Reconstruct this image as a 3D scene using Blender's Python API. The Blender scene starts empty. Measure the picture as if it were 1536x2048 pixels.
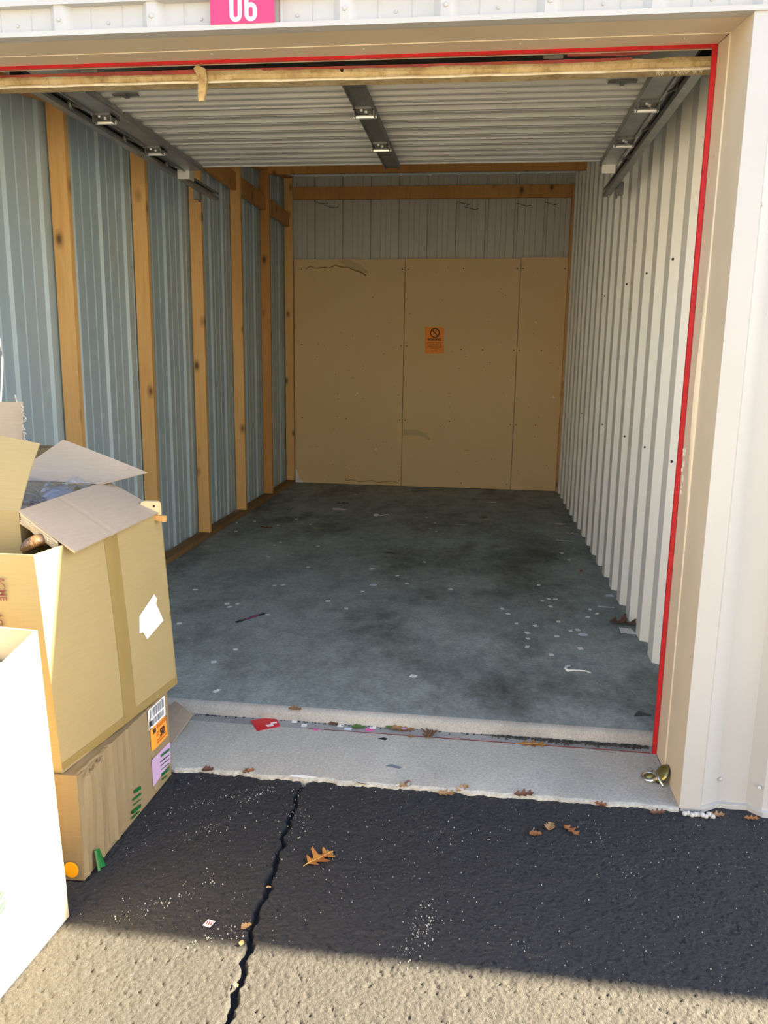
import bpy, math, random
import numpy as np
from mathutils import Vector, Matrix
random.seed(7); rng = np.random.default_rng(11)
S = bpy.context.scene
COL = S.collection

# ------------------------------------------------------------------ camera, sky, sun, exposure
def cam_axes(yaw, pitch, roll):
    cy, sy, cp, sp = math.cos(yaw), math.sin(yaw), math.cos(pitch), math.sin(pitch)
    f = Vector((-sy*cp, cy*cp, -sp)); r = Vector((cy, sy, 0)); u = r.cross(f)
    c, s = math.cos(roll), math.sin(roll)
    return c*r + s*u, -s*r + c*u, f
_r, _u, _f = cam_axes(.1222, .1911, .0150)
cd = bpy.data.cameras.new('camera'); cam = bpy.data.objects.new('camera', cd); COL.objects.link(cam)
cd.sensor_fit = 'HORIZONTAL'; cd.sensor_width = 36; cd.lens = 1572.8/1536*36
cd.clip_start = .05; cd.clip_end = 300
cam.matrix_world = Matrix(((_r.x, _u.x, -_f.x, -.694), (_r.y, _u.y, -_f.y, -2.483), (_r.z, _u.z, -_f.z, 1.45), (0, 0, 0, 1)))
S.camera = cam
SUN = Vector((.84, .164, .515)).normalized()          # towards the sun: low, from the right, a little behind the building
w = bpy.data.worlds.new('sky'); S.world = w; w.use_nodes = True
nt = w.node_tree; nt.nodes.clear()
sky = nt.nodes.new('ShaderNodeTexSky'); sky.sky_type = 'NISHITA'; sky.sun_disc = False
sky.sun_elevation = math.asin(SUN.z); sky.sun_rotation = math.atan2(SUN.x, SUN.y)
sky.air_density = 1.0; sky.dust_density = 1.7; sky.ozone_density = 1.0
bg = nt.nodes.new('ShaderNodeBackground'); bg.inputs[1].default_value = .34
wo = nt.nodes.new('ShaderNodeOutputWorld')
nt.links.new(sky.outputs[0], bg.inputs[0]); nt.links.new(bg.outputs[0], wo.inputs[0])
ld = bpy.data.lights.new('sun_offscreen', 'SUN'); ld.energy = 42.0; ld.angle = math.radians(.55); ld.color = (1, .79, .47)
lo = bpy.data.objects.new('sun_offscreen', ld); COL.objects.link(lo); lo.rotation_euler = SUN.to_track_quat('Z', 'Y').to_euler()
lo.location = (12, 2, 9)
vs = S.view_settings
vs.view_transform = 'Standard'; vs.look = 'None'; vs.gamma = 1; vs.use_curve_mapping = False
vs.exposure = .88

# ------------------------------------------------------------------ materials
def new_mat(name):
    m = bpy.data.materials.new(name); m.use_nodes = True
    t = m.node_tree; b = t.nodes['Principled BSDF']
    return m, t, b
def nd(t, typ, **kw):
    n = t.nodes.new(typ)
    for k, v in kw.items():
        if k.startswith('i_'): n.inputs[k[2:]].default_value = v
        elif k[0] == '_': n.inputs[int(k[1:])].default_value = v
        else: setattr(n, k, v)
    return n
def coords(t, stretch=(1, 1, 1), rnd=False):
    tc = nd(t, 'ShaderNodeTexCoord'); mp = nd(t, 'ShaderNodeMapping')
    mp.inputs['Scale'].default_value = stretch
    t.links.new(tc.outputs['Object'], mp.inputs[0])
    if rnd:
        oi = nd(t, 'ShaderNodeObjectInfo'); mu = nd(t, 'ShaderNodeMath', operation='MULTIPLY', _1=37.0)
        t.links.new(oi.outputs['Random'], mu.inputs[0]); t.links.new(mu.outputs[0], mp.inputs['Location'])
    return mp.outputs[0]
def ramp(t, fac, stops):
    r = nd(t, 'ShaderNodeValToRGB'); e = r.color_ramp.elements
    while len(e) < len(stops): e.new(.5)
    for q, (p, c) in zip(e, stops):
        q.position = p; q.color = (*c, 1) if len(c) == 3 else c
    t.links.new(fac, r.inputs[0]); return r.outputs[0]
def mixc(t, fac, a, b, mode='MIX'):
    m = nd(t, 'ShaderNodeMix', data_type='RGBA', blend_type=mode)
    if isinstance(fac, (int, float)): m.inputs[0].default_value = fac
    else: t.links.new(fac, m.inputs[0])
    for i, v in ((6, a), (7, b)):
        if isinstance(v, tuple): m.inputs[i].default_value = (*v, 1)
        else: t.links.new(v, m.inputs[i])
    return m.outputs[2]
def noise(t, co, scale, detail=4, rough=.55):
    n = nd(t, 'ShaderNodeTexNoise', i_Scale=scale, i_Detail=detail, i_Roughness=rough); t.links.new(co, n.inputs[0]); return n.outputs[0]
def bump(t, b, h, strength=.3, dist=.01):
    bp = nd(t, 'ShaderNodeBump', i_Strength=strength, i_Distance=dist)
    t.links.new(h, bp.inputs['Height']); t.links.new(bp.outputs[0], b.inputs['Normal'])
def M(name, c1, c2=None, scale=4, rough=.6, metal=0, bmp=0, bscale=80, stretch=(1, 1, 1), lo=.35, hi=.65, spec=.5, rnd=False, bdist=.004):
    m, t, b = new_mat(name)
    b.inputs['Roughness'].default_value = rough; b.inputs['Metallic'].default_value = metal
    b.inputs['Specular IOR Level'].default_value = spec
    b.inputs['Base Color'].default_value = (*c1, 1)
    if c2 or bmp:
        co = coords(t, stretch, rnd)
        if c2: t.links.new(ramp(t, noise(t, co, scale), [(lo, c1), (hi, c2)]), b.inputs['Base Color'])
        if bmp: bump(t, b, noise(t, co, bscale, 3), bmp, bdist)
    return m

def make_asphalt():
    m, t, b = new_mat('asphalt'); co = coords(t)
    n1 = noise(t, co, 1.2, 5); n2 = noise(t, co, 160, 3)
    c = ramp(t, n1, [(.3, (.013, .0155, .0215)), (.7, (.022, .0245, .030))])
    c = mixc(t, ramp(t, n2, [(.45, (0, 0, 0)), (.75, (.6, .6, .6))]), c, (.045, .045, .045))
    vo = nd(t, 'ShaderNodeTexVoronoi', i_Scale=90); t.links.new(co, vo.inputs[0])
    sp = ramp(t, vo.outputs['Distance'], [(.06, (1, 1, 1)), (.12, (0, 0, 0))])
    k = ramp(t, noise(t, co, 9, 2), [(.56, (0, 0, 0)), (.70, (1, 1, 1))])
    mm = nd(t, 'ShaderNodeMath', operation='MULTIPLY'); t.links.new(sp, mm.inputs[0]); t.links.new(k, mm.inputs[1])
    c = mixc(t, mm.outputs[0], c, (.22, .22, .20))
    t.links.new(c, b.inputs['Base Color']); b.inputs['Roughness'].default_value = .75
    bump(t, b, noise(t, co, 260, 4, .7), 1.0, .0045); return m
def make_concrete(name, a, bcol, stain, st_amt, rough, fine=.25, scr=0, mot=.06, gs=190):
    m, t, b = new_mat(name); co = coords(t)
    c = ramp(t, noise(t, co, 1.6, 12, .68), [(.3, a), (.7, bcol)])
    st = ramp(t, noise(t, coords(t, (1.1, .75, 1)), 1.3, 12, .68), [(.50, (0, 0, 0)), (.68, (st_amt,)*3)])
    c = mixc(t, st, c, stain)
    md = ramp(t, noise(t, coords(t, (1.0, .6, 1)), 5, 12, .76), [(.36, (1-mot,)*3), (.64, (1+mot,)*3)])
    c = mixc(t, 1.0, c, md, 'MULTIPLY')
    g = ramp(t, noise(t, co, gs, 5, .7), [(.35, (.78, .78, .78)), (.68, (1.16, 1.16, 1.16))])
    c = mixc(t, 1.0, c, g, 'MULTIPLY')
    if scr:
        s = ramp(t, noise(t, coords(t, (26, 4, 1)), 3, 6, .7), [(.60, (0, 0, 0)), (.72, (scr,)*3)])
        c = mixc(t, s, c, (.28, .29, .29))
        s2 = ramp(t, noise(t, coords(t, (3, 30, 1)), 3, 6, .7), [(.60, (0, 0, 0)), (.74, (scr*.8,)*3)])
        c = mixc(t, s2, c, (.05, .05, .048))
    t.links.new(c, b.inputs['Base Color']); b.inputs['Roughness'].default_value = rough
    bump(t, b, noise(t, co, 240, 4), fine, .003); return m
def make_wood(name, a, bcol, dark, knots=True, rough=.55):
    m, t, b = new_mat(name); co = coords(t, (26, 26, 1.3), True)
    g = noise(t, co, 1.4, 6, .6)
    c = ramp(t, g, [(.25, a), (.5, bcol), (.78, a)])
    co2 = coords(t, (1, 1, .25), True)
    c = mixc(t, ramp(t, noise(t, co2, 2.2, 3), [(.45, (0, 0, 0)), (.75, (.55, .55, .55))]), c, dark)
    if knots:
        co3 = coords(t, (1, 1, .55), True)
        vo = nd(t, 'ShaderNodeTexVoronoi', i_Scale=7.0); t.links.new(co3, vo.inputs[0])
        kk = ramp(t, vo.outputs['Distance'], [(.07, (.9, .9, .9)), (.14, (.35, .35, .35)), (.24, (0, 0, 0))])
        c = mixc(t, kk, c, (.07, .025, .008))
    t.links.new(c, b.inputs['Base Color']); b.inputs['Roughness'].default_value = rough
    bump(t, b, g, .15, .002); return m
def make_card(name, base, dark, rough=.75, lines=0):
    m, t, b = new_mat(name); co = coords(t)
    c = ramp(t, noise(t, co, 5, 5), [(.3, base), (.75, dark)])
    f = ramp(t, noise(t, coords(t, (3, 3, 40)), 6, 3), [(.4, (.975, .975, .975)), (.6, (1.02, 1.02, 1.02))])
    c = mixc(t, 1.0, c, f, 'MULTIPLY')
    t.links.new(c, b.inputs['Base Color']); b.inputs['Roughness'].default_value = rough
    b.inputs['Specular IOR Level'].default_value = .25
    bump(t, b, noise(t, coords(t, (2, 2, 60)), 6, 2), .035, .003); return m
def make_drywall():
    m, t, b = new_mat('drywall'); co = coords(t)
    c = ramp(t, noise(t, co, .9, 3), [(.3, (.74, .545, .29)), (.7, (.77, .58, .325))])
    n = noise(t, co, 2.6, 3, .5)
    ring = ramp(t, n, [(.76, (0, 0, 0)), (.77, (.5, .5, .5)), (.78, (.06, .06, .06)), (1.0, (.1, .1, .1))])
    c = mixc(t, ring, c, (.26, .18, .08))
    sp = nd(t, 'ShaderNodeTexVoronoi', i_Scale=11); t.links.new(co, sp.inputs[0])
    c = mixc(t, ramp(t, sp.outputs['Distance'], [(.045, (.8, .8, .8)), (.07, (0, 0, 0))]), c, (.2, .14, .07))
    t.links.new(c, b.inputs['Base Color']); b.inputs['Roughness'].default_value = .85
    b.inputs['Specular IOR Level'].default_value = .2
    return m
def make_rail():
    m, t, b = new_mat('weathered_rail'); co = coords(t, (1, 1, 1))
    c = ramp(t, noise(t, co, 9, 6, .65), [(.30, (.27, .185, .085)), (.48, (.47, .36, .18)), (.7, (.60, .50, .30))])
    c = mixc(t, ramp(t, noise(t, co, 45, 4), [(.55, (0, 0, 0)), (.75, (.7, .7, .7))]), c, (.22, .13, .05))
    t.links.new(c, b.inputs['Base Color']); b.inputs['Roughness'].default_value = .85
    bump(t, b, noise(t, co, 70, 5), .7, .006); return m
def make_plastic():
    m, t, b = new_mat('clear_film'); out = t.nodes['Material Output']
    tr = nd(t, 'ShaderNodeBsdfTransparent'); tr.inputs[0].default_value = (.86, .89, .95, 1)
    gl = nd(t, 'ShaderNodeBsdfGlossy', i_Roughness=.16); gl.inputs[0].default_value = (.9, .94, 1, 1)
    di = nd(t, 'ShaderNodeBsdfDiffuse'); di.inputs[0].default_value = (.6, .66, .8, 1)
    co = coords(t)
    h = noise(t, coords(t, (1, 2.2, 1)), 16, 4, .6)
    bp = nd(t, 'ShaderNodeBump', i_Strength=.9, i_Distance=.02); t.links.new(h, bp.inputs['Height'])
    t.links.new(bp.outputs[0], gl.inputs['Normal'])
    m1 = nd(t, 'ShaderNodeMixShader', _0=.22); t.links.new(tr.outputs[0], m1.inputs[1]); t.links.new(gl.outputs[0], m1.inputs[2])
    m2 = nd(t, 'ShaderNodeMixShader', _0=.05); t.links.new(m1.outputs[0], m2.inputs[1]); t.links.new(di.outputs[0], m2.inputs[2])
    t.links.new(m2.outputs[0], out.inputs[0]); return m
MT = dict(
    asphalt=make_asphalt(),
    bounce_aisle=M('bounce_pavement', (.18, .172, .158), (.15, .142, .13), 3, .9),  # pale tone picked so the added pavement bounces sun indoors
    opp_bounce=M('bounce_white', (.78, .78, .77), (.75, .75, .74), 3, .6),  # white for the added bounce block behind the camera
    crack=M('crack_soil', (.012, .011, .010), rough=.95),
    floor=make_concrete('floor_concrete', (.345, .405, .40), (.25, .285, .28), (.075, .075, .067), .85, .8, .2, .5, .27, 70),
    lip=make_concrete('lip_concrete', (.44, .44, .42), (.32, .32, .31), (.14, .13, .12), .6, .85, .25),
    apron=make_concrete('apron_concrete', (.52, .52, .475), (.44, .44, .405), (.31, .305, .28), .4, .9, .8, 0, .08, 95),
    recess=make_concrete('recess_concrete', (.38, .385, .38), (.30, .305, .305), (.08, .075, .07), .8, .7, .3),
    white=M('white_painted_metal', (.42, .42, .415), (.40, .40, .395), 2.5, .42),
    tan=M('tan_painted_trim', (.66, .565, .425), (.61, .52, .385), 3, .45),
    red=M('red_paint', (.55, .006, .012), (.42, .006, .014), 9, .4, stretch=(6, 6, 6)),
    redold=M('faded_red_paint', (.36, .06, .05), (.25, .05, .045), 14, .8),
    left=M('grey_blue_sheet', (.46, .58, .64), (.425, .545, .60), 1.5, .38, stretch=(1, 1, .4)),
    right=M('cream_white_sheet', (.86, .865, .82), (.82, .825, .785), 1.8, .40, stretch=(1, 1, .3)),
    back=M('grey_white_sheet', (.60, .595, .55), (.55, .545, .505), 2.5, .55, stretch=(1, 1, .3)),
    roof=M('roof_liner', (.70, .71, .70), (.63, .64, .64), 2, .7),
    stain=M('water_mark', (.33, .23, .09), rough=.9),
    stain2=M('water_patch', (.62, .49, .27), (.58, .455, .25), 6, .9),
    dark=M('dark_gap', (.03, .028, .025), rough=.9),
    drywall=make_drywall(),
    fir=make_wood('fir', (.70, .385, .115), (.82, .51, .20), (.56, .27, .065)),
    fir2=make_wood('fir_red', (.52, .235, .060), (.64, .33, .100), (.40, .16, .035)),
    sill=make_wood('sill_timber', (.22, .125, .05), (.30, .18, .075), (.10, .055, .03), False, .8),
    pine=make_wood('light_pine', (.72, .53, .27), (.80, .63, .36), (.62, .42, .18), False, .5),
    ply=make_wood('ply_edge', (.55, .26, .06), (.70, .42, .15), (.30, .12, .03), False, .5),
    galv=M('galvanised', (.30, .31, .31), (.22, .23, .235), 9, .42, .75),
    stile=M('dark_stile', (.16, .165, .16), (.12, .125, .12), 12, .5, .5),
    panel=M('door_sheet', (.36, .37, .365), (.33, .34, .335), 2, .42, .05),
    bright=M('bright_zinc', (.78, .78, .75), rough=.3, metal=.7),
    rail=make_rail(),
    alu=M('pale_seal', (.80, .75, .62), (.62, .54, .38), 22, .6),
    kraft=make_card('kraft_tan', (.33, .265, .130), (.31, .245, .119)),
    kraft2=make_card('kraft_brown', (.25, .192, .109), (.23, .174, .097)),
    kraft3=make_card('kraft_grey', (.40, .328, .25), (.375, .306, .23)),
    kraft4=make_card('kraft_pale', (.50, .41, .27), (.47, .38, .245)),
    tape=M('packing_tape', (.27, .20, .071), (.25, .18, .064), 20, .28, stretch=(1, 1, .1)),
    clear=M('clear_tape', (.60, .46, .25), rough=.2),
    paper=M('white_paper', (.86, .86, .84), (.80, .80, .79), 9, .8),
    paperd=M('paper_fibre', (.45, .42, .36), rough=.9),
    paperb=M('bluish_paper', (.66, .74, .88), (.60, .68, .84), 9, .8),
    lilac=M('lilac_paper', (.50, .34, .56), (.47, .32, .53), 5, .75),
    pinkp=M('pink_paper', (.85, .12, .42), rough=.7),
    orange=M('orange_label', (.95, .33, .03), (.90, .30, .03), 5, .5),
    orange2=M('orange_dot', (.95, .43, .01), rough=.5),
    green=M('green_tape', (.004, .10, .022), (.006, .14, .03), 20, .25),
    ink=M('black_ink', (.02, .018, .016), rough=.7),
    inkb=M('brown_ink', (.14, .04, .03), rough=.7),
    inkg=M('grey_ink', (.16, .19, .24), rough=.7),
    inko=M('orange_ink', (.40, .11, .01), rough=.7),
    sign=M('pink_red_sign', (.80, .03, .13), rough=.4),
    signw=M('sign_white', (.88, .88, .88), rough=.4),
    warn=M('orange_notice', (1.0, .35, .055), (.98, .33, .05), 6, .7),
    leaf=M('dry_leaf', (.30, .125, .035), (.20, .075, .025), 30, .7, rnd=True),
    leaf2=M('pale_leaf', (.34, .215, .10), (.24, .135, .06), 30, .75, rnd=True),
    leaf3=M('brown_leaf', (.15, .07, .038), (.09, .04, .024), 30, .75, rnd=True),
    leafy=M('gold_leaf', (.42, .20, .035), (.27, .10, .025), 26, .6),
    leafg=M('green_leaf', (.10, .19, .045), (.07, .14, .03), 30, .7),
    vein=M('leaf_vein', (.50, .29, .07), rough=.7),
    redcard=M('red_card', (.62, .008, .022), rough=.35),
    black=M('black_plastic', (.012, .012, .014), rough=.45),
    brass=M('olive_brass', (.42, .36, .13), (.30, .26, .09), 8, .32, .9),
    chrome=M('chrome', (.82, .80, .76), rough=.12, metal=1),
    film=make_plastic(),
    wrap=M('brown_wrapped', (.10, .050, .022), (.22, .13, .065), 26, .3, bmp=.9, bscale=45, bdist=.012),
    cloth=M('dark_cloth', (.03, .026, .03), (.085, .06, .045), 14, .8),
    bluec=M('grey_cloth', (.15, .14, .15), (.22, .20, .21), 8, .7),
    cord=M('white_cord', (.85, .86, .84), rough=.5),
    chip=M('white_grit', (.42, .42, .39), (.28, .28, .26), 20, .85),
    dirt=M('dark_dirt', (.03, .028, .025), (.06, .055, .05), 30, .95),
    web=M('dusty_web', (.55, .50, .38), rough=.9),
)

# ------------------------------------------------------------------ mesh helpers
class MB:
    def __init__(s): s.v = []; s.f = []
    def add(s, vs, fs):
        o = len(s.v); s.v += [tuple(map(float, p)) for p in vs]; s.f += [tuple(i+o for i in q) for q in fs]; return s
    def box(s, x0, x1, y0, y1, z0, z1):
        return s.add([(x0,y0,z0),(x1,y0,z0),(x1,y1,z0),(x0,y1,z0),(x0,y0,z1),(x1,y0,z1),(x1,y1,z1),(x0,y1,z1)],
                     [(0,3,2,1),(4,5,6,7),(0,1,5,4),(1,2,6,5),(2,3,7,6),(3,0,4,7)])
    def hexa(s, p):        # 8 corners, bottom ring then top ring
        return s.add(p, [(0,3,2,1),(4,5,6,7),(0,1,5,4),(1,2,6,5),(2,3,7,6),(3,0,4,7)])
    def prism(s, poly, vec):   # extrude a polygon (list of 3d points) along vec
        n = len(poly); v = Vector(vec)
        P = [Vector(p) for p in poly]
        return s.add(P + [p+v for p in P], [tuple(range(n-1, -1, -1)), tuple(range(n, 2*n))] + [(i, (i+1) % n, n+(i+1) % n, n+i) for i in range(n)])
    def sweep(s, prof, vec, closed=False):   # open profile strip swept along vec
        n = len(prof); v = Vector(vec); P = [Vector(p) for p in prof]
        m = n if closed else n-1
        return s.add(P + [p+v for p in P], [(i, (i+1) % n, n+(i+1) % n, n+i) for i in range(m)])
    def wallsheet(s, prof, z0, top):   # plan profile (x, y) raised from z0 to top(y)
        n = len(prof)
        return s.add([(x, y, z0) for x, y in prof] + [(x, y, top(y)) for x, y in prof], [(i, i+1, n+i+1, n+i) for i in range(n-1)])
    def tube(s, pts, r, n=8, taper=None):
        P = [Vector(p) for p in pts]; rings = []
        up = Vector((0, 0, 1))
        for i, p in enumerate(P):
            d = (P[min(i+1, len(P)-1)] - P[max(i-1, 0)]).normalized()
            a = d.cross(up);
            if a.length < 1e-3: a = d.cross(Vector((1, 0, 0)))
            a.normalize(); b = a.cross(d)
            rr = r*(taper[i] if taper else 1)
            rings.append([p + rr*(math.cos(2*math.pi*k/n)*a + math.sin(2*math.pi*k/n)*b) for k in range(n)])
        vs = [q for g in rings for q in g]
        fs = [(i*n+k, i*n+(k+1) % n, (i+1)*n+(k+1) % n, (i+1)*n+k) for i in range(len(P)-1) for k in range(n)]
        fs += [tuple(range(n-1, -1, -1)), tuple((len(P)-1)*n+k for k in range(n))]
        return s.add(vs, fs)
    def lathe(s, prof, c, ax=(0, 0, 1), n=20):   # prof: (radius, along)
        A = Vector(ax).normalized(); B = A.orthogonal().normalized(); D = A.cross(B); c = Vector(c)
        vs = [c + h*A + r*(math.cos(2*math.pi*k/n)*B + math.sin(2*math.pi*k/n)*D) for r, h in prof for k in range(n)]
        m = len(prof)
        fs = [(i*n+k, i*n+(k+1) % n, (i+1)*n+(k+1) % n, (i+1)*n+k) for i in range(m-1) for k in range(n)]
        if prof[0][0] > 1e-6: fs.append(tuple(range(n-1, -1, -1)))
        if prof[-1][0] > 1e-6: fs.append(tuple((m-1)*n+k for k in range(n)))
        return s.add(vs, fs)
    def slab(s, p00, p10, p11, p01, th, nu=1, nv=1, f=None):   # plate between 4 corners, thickness th behind; f(u,v) offsets along the normal
        A, Bq, Cq, D = map(Vector, (p00, p10, p11, p01))
        nrm = (Bq-A).cross(D-A).normalized(); vs = []; idx = {}
        for side in (0, 1):
            for j in range(nv+1):
                for i in range(nu+1):
                    u, v = i/nu, j/nv
                    p = A*(1-u)*(1-v) + Bq*u*(1-v) + Cq*u*v + D*(1-u)*v
                    o = f(u, v) if f else 0
                    idx[side, i, j] = len(vs); vs.append(p + nrm*(o - side*th))
        fs = []
        for j in range(nv):
            for i in range(nu):
                fs.append((idx[0,i,j], idx[0,i+1,j], idx[0,i+1,j+1], idx[0,i,j+1]))
                fs.append((idx[1,i,j+1], idx[1,i+1,j+1], idx[1,i+1,j], idx[1,i,j]))
        for i in range(nu):
            fs.append((idx[0,i+1,0], idx[0,i,0], idx[1,i,0], idx[1,i+1,0])); fs.append((idx[0,i,nv], idx[0,i+1,nv], idx[1,i+1,nv], idx[1,i,nv]))
        for j in range(nv):
            fs.append((idx[0,0,j], idx[0,0,j+1], idx[1,0,j+1], idx[1,0,j])); fs.append((idx[0,nu,j+1], idx[0,nu,j], idx[1,nu,j], idx[1,nu,j+1]))
        return s.add(vs, fs)
def wloc(o):
    p = Vector(o.location)
    while o.parent: o = o.parent; p = p + Vector(o.location)
    return p
def put(name, mb, mat, parent=None, smooth=False, origin=None, bev=0):
    """one mesh object; vertices are given in world coordinates"""
    me = bpy.data.meshes.new(name)
    V = np.array(mb.v, float)
    if parent is not None: base = np.array(wloc(parent))
    elif origin is not None: base = np.array(origin, float)
    else: base = np.array([(V[:, 0].min()+V[:, 0].max())/2, (V[:, 1].min()+V[:, 1].max())/2, V[:, 2].min()])
    me.from_pydata([tuple(q) for q in V-base], [], mb.f); me.update()
    o = bpy.data.objects.new(name, me); COL.objects.link(o)
    if mat: me.materials.append(MT[mat] if isinstance(mat, str) else mat)
    if smooth: me.polygons.foreach_set('use_smooth', [True]*len(me.polygons))
    if parent is not None: o.parent = parent
    else: o.location = base
    if bev:
        b = o.modifiers.new('edge', 'BEVEL'); b.width = bev; b.segments = 2; b.limit_method = 'ANGLE'; b.angle_limit = .6
    return o
def tag(o, label=None, cat=None, group=None, kind=None):
    if label: o['label'] = label
    if cat: o['category'] = cat
    if group: o['group'] = group
    if kind: o['kind'] = kind
    return o
def empty(name, loc, label=None, cat=None, group=None, kind=None):
    o = bpy.data.objects.new(name, None); COL.objects.link(o); o.location = loc; o.empty_display_size = .05
    return tag(o, label, cat, group, kind)
def struct(name, mb, mat, label, **k):
    return tag(put(name, mb, mat, **k), label, kind='structure')
def clone(o, loc, rot=(0, 0, 0), sc=1, label=None, group=None):
    c = o.copy(); COL.objects.link(c); c.location = loc; c.rotation_euler = rot; c.scale = (sc,)*3 if not isinstance(sc, tuple) else sc
    if label: c['label'] = label
    if group: c['group'] = group
    for ch in [q for q in bpy.data.objects if q.parent == o]:
        d = ch.copy(); COL.objects.link(d); d.parent = c
    return c
def text(name, s, mat, parent, origin, right, up, size, sx=1.0, off=0, align='CENTER', ext=.0004):
    """flat lettering laid on a surface as mesh"""
    cu = bpy.data.curves.new(name, 'FONT'); cu.body = s; cu.size = size; cu.offset = off; cu.extrude = ext; cu.align_x = align; cu.align_y = 'CENTER'
    to = bpy.data.objects.new(name, cu); COL.objects.link(to)
    dg = bpy.context.evaluated_depsgraph_get(); dg.update()
    me = bpy.data.meshes.new_from_object(to.evaluated_get(dg)); bpy.data.objects.remove(to)
    R, U = Vector(right).normalized(), Vector(up).normalized(); N = R.cross(U); b = wloc(parent); O = Vector(origin)
    for v in me.vertices: v.co = O + R*v.co.x*sx + U*v.co.y + N*v.co.z - b
    me.materials.clear(); me.materials.append(MT[mat])
    o = bpy.data.objects.new(name, me); COL.objects.link(o); o.parent = parent
    return o
def vnoise(x, y, seed=0):
    """value noise on arrays"""
    def h(i, j):
        n = (i*374761393 + j*668265263 + seed*1442695041) & 0xffffffff
        n = ((n ^ (n >> 13)) * 1274126177) & 0xffffffff
        return ((n ^ (n >> 16)) & 0xffff)/65535.0
    xi, yi = np.floor(x).astype(np.int64), np.floor(y).astype(np.int64); fx, fy = x-xi, y-yi
    fx, fy = fx*fx*(3-2*fx), fy*fy*(3-2*fy)
    return (h(xi, yi)*(1-fx)+h(xi+1, yi)*fx)*(1-fy) + (h(xi, yi+1)*(1-fx)+h(xi+1, yi+1)*fx)*fy
def vn(x, y, s=0): return float(vnoise(np.array([x]), np.array([y]), s)[0])

# ------------------------------------------------------------------ ground: asphalt with real aggregate relief and an open crack
CR = [(-1.268,.03),(-1.265,-.073),(-1.271,-.11),(-1.255,-.16),(-1.262,-.21),(-1.254,-.28),(-1.262,-.33),(-1.248,-.38),(-1.251,-.434),(-1.239,-.49),(-1.243,-.549),(-1.235,-.60),(-1.240,-.66),(-1.236,-.71),(-1.239,-.75),(-1.226,-.80),(-1.225,-.851),(-1.213,-.90),(-1.214,-.959),(-1.207,-1.0),(-1.209,-1.05),(-1.20,-1.12),(-1.203,-1.2),(-1.19,-1.28),(-1.195,-1.4)]
def build_ground():
    st = .0031; xs = np.arange(-2.35, .75, st); ys = np.arange(-1.36, .06, st)
    X, Y = np.meshgrid(xs, ys)
    cxs = np.array([p[0] for p in CR][::-1]); cys = np.array([p[1] for p in CR][::-1])
    cx = np.interp(Y, cys, cxs) + (vnoise(Y*55, Y*0, 5)-.5)*.012
    hw = .0035 + .006*vnoise(Y*26, Y*0, 9)
    Z = .0026*(vnoise(X*125+Y*31, Y*125-X*31, 1)-.5) + .0030*(vnoise(X*190-Y*77, Y*190+X*77, 2)-.5) + .0025*(vnoise(X*24, Y*24, 3)-.5)
    pit = vnoise(X*80+Y*45, Y*80-X*45, 8); Z -= np.clip(pit-.70, 0, 1)*.014
    d = np.abs(X-cx); Z = np.where(d < hw+.004, Z - .026*np.clip((hw+.004-d)/.005, 0, 1), Z)
    edge = np.minimum.reduce([X-xs[0], xs[-1]-X, Y-ys[0]]); Z *= np.clip(edge/.05, 0, 1)
    ny, nx = X.shape
    V = np.stack([X, Y, Z], -1).reshape(-1, 3)
    i = np.arange(ny*nx).reshape(ny, nx)
    Q = np.stack([i[:-1, :-1], i[:-1, 1:], i[1:, 1:], i[1:, :-1]], -1).reshape(-1, 4)
    x0, x1, y0, y1 = xs[0], xs[-1], ys[0], ys[-1]
    out = [(-30,-30,0),(30,-30,0),(30,y0,0),(-30,y0,0),(-30,y1,0),(x0,y0,0),(x0,y1,0),(x1,y0,0),(x1,y1,0),(30,y1,0)]
    n0 = len(V); V = np.vstack([V, np.array(out)])
    Q = np.vstack([Q, np.array([(0,1,2,3),(3,5,6,4),(7,2,9,8)])+n0])
    me = bpy.data.meshes.new('asphalt_ground')
    me.vertices.add(len(V)); me.vertices.foreach_set('co', V.astype(np.float32).ravel())
    me.loops.add(Q.size); me.loops.foreach_set('vertex_index', Q.astype(np.int32).ravel())
    me.polygons.add(len(Q)); me.polygons.foreach_set('loop_start', np.arange(0, Q.size, 4, dtype=np.int32))
    me.polygons.foreach_set('loop_total', np.full(len(Q), 4, np.int32))
    me.update(calc_edges=True); me.validate()
    me.materials.append(MT['asphalt'])
    o = bpy.data.objects.new('asphalt_ground', me); COL.objects.link(o)
    tag(o, 'dark sealed asphalt with a long open crack in front of the unit', kind='structure')
    return o
ground = build_ground()

struct('bounce_aisle', MB().box(-30, 30, -30, -3.2, -.02, .004), 'bounce_aisle', 'pale pavement added out of view to bounce sunlight into the unit')  # unseen pavement, added pale to throw sunlight into the unit

struct('bounce_building', MB().box(-18, 14, -14.0, -8.0, 0, 3.6), 'opp_bounce', 'plain white block added out of view to bounce light into the unit')  # unseen block, added to brighten the interior with bounced light

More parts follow.
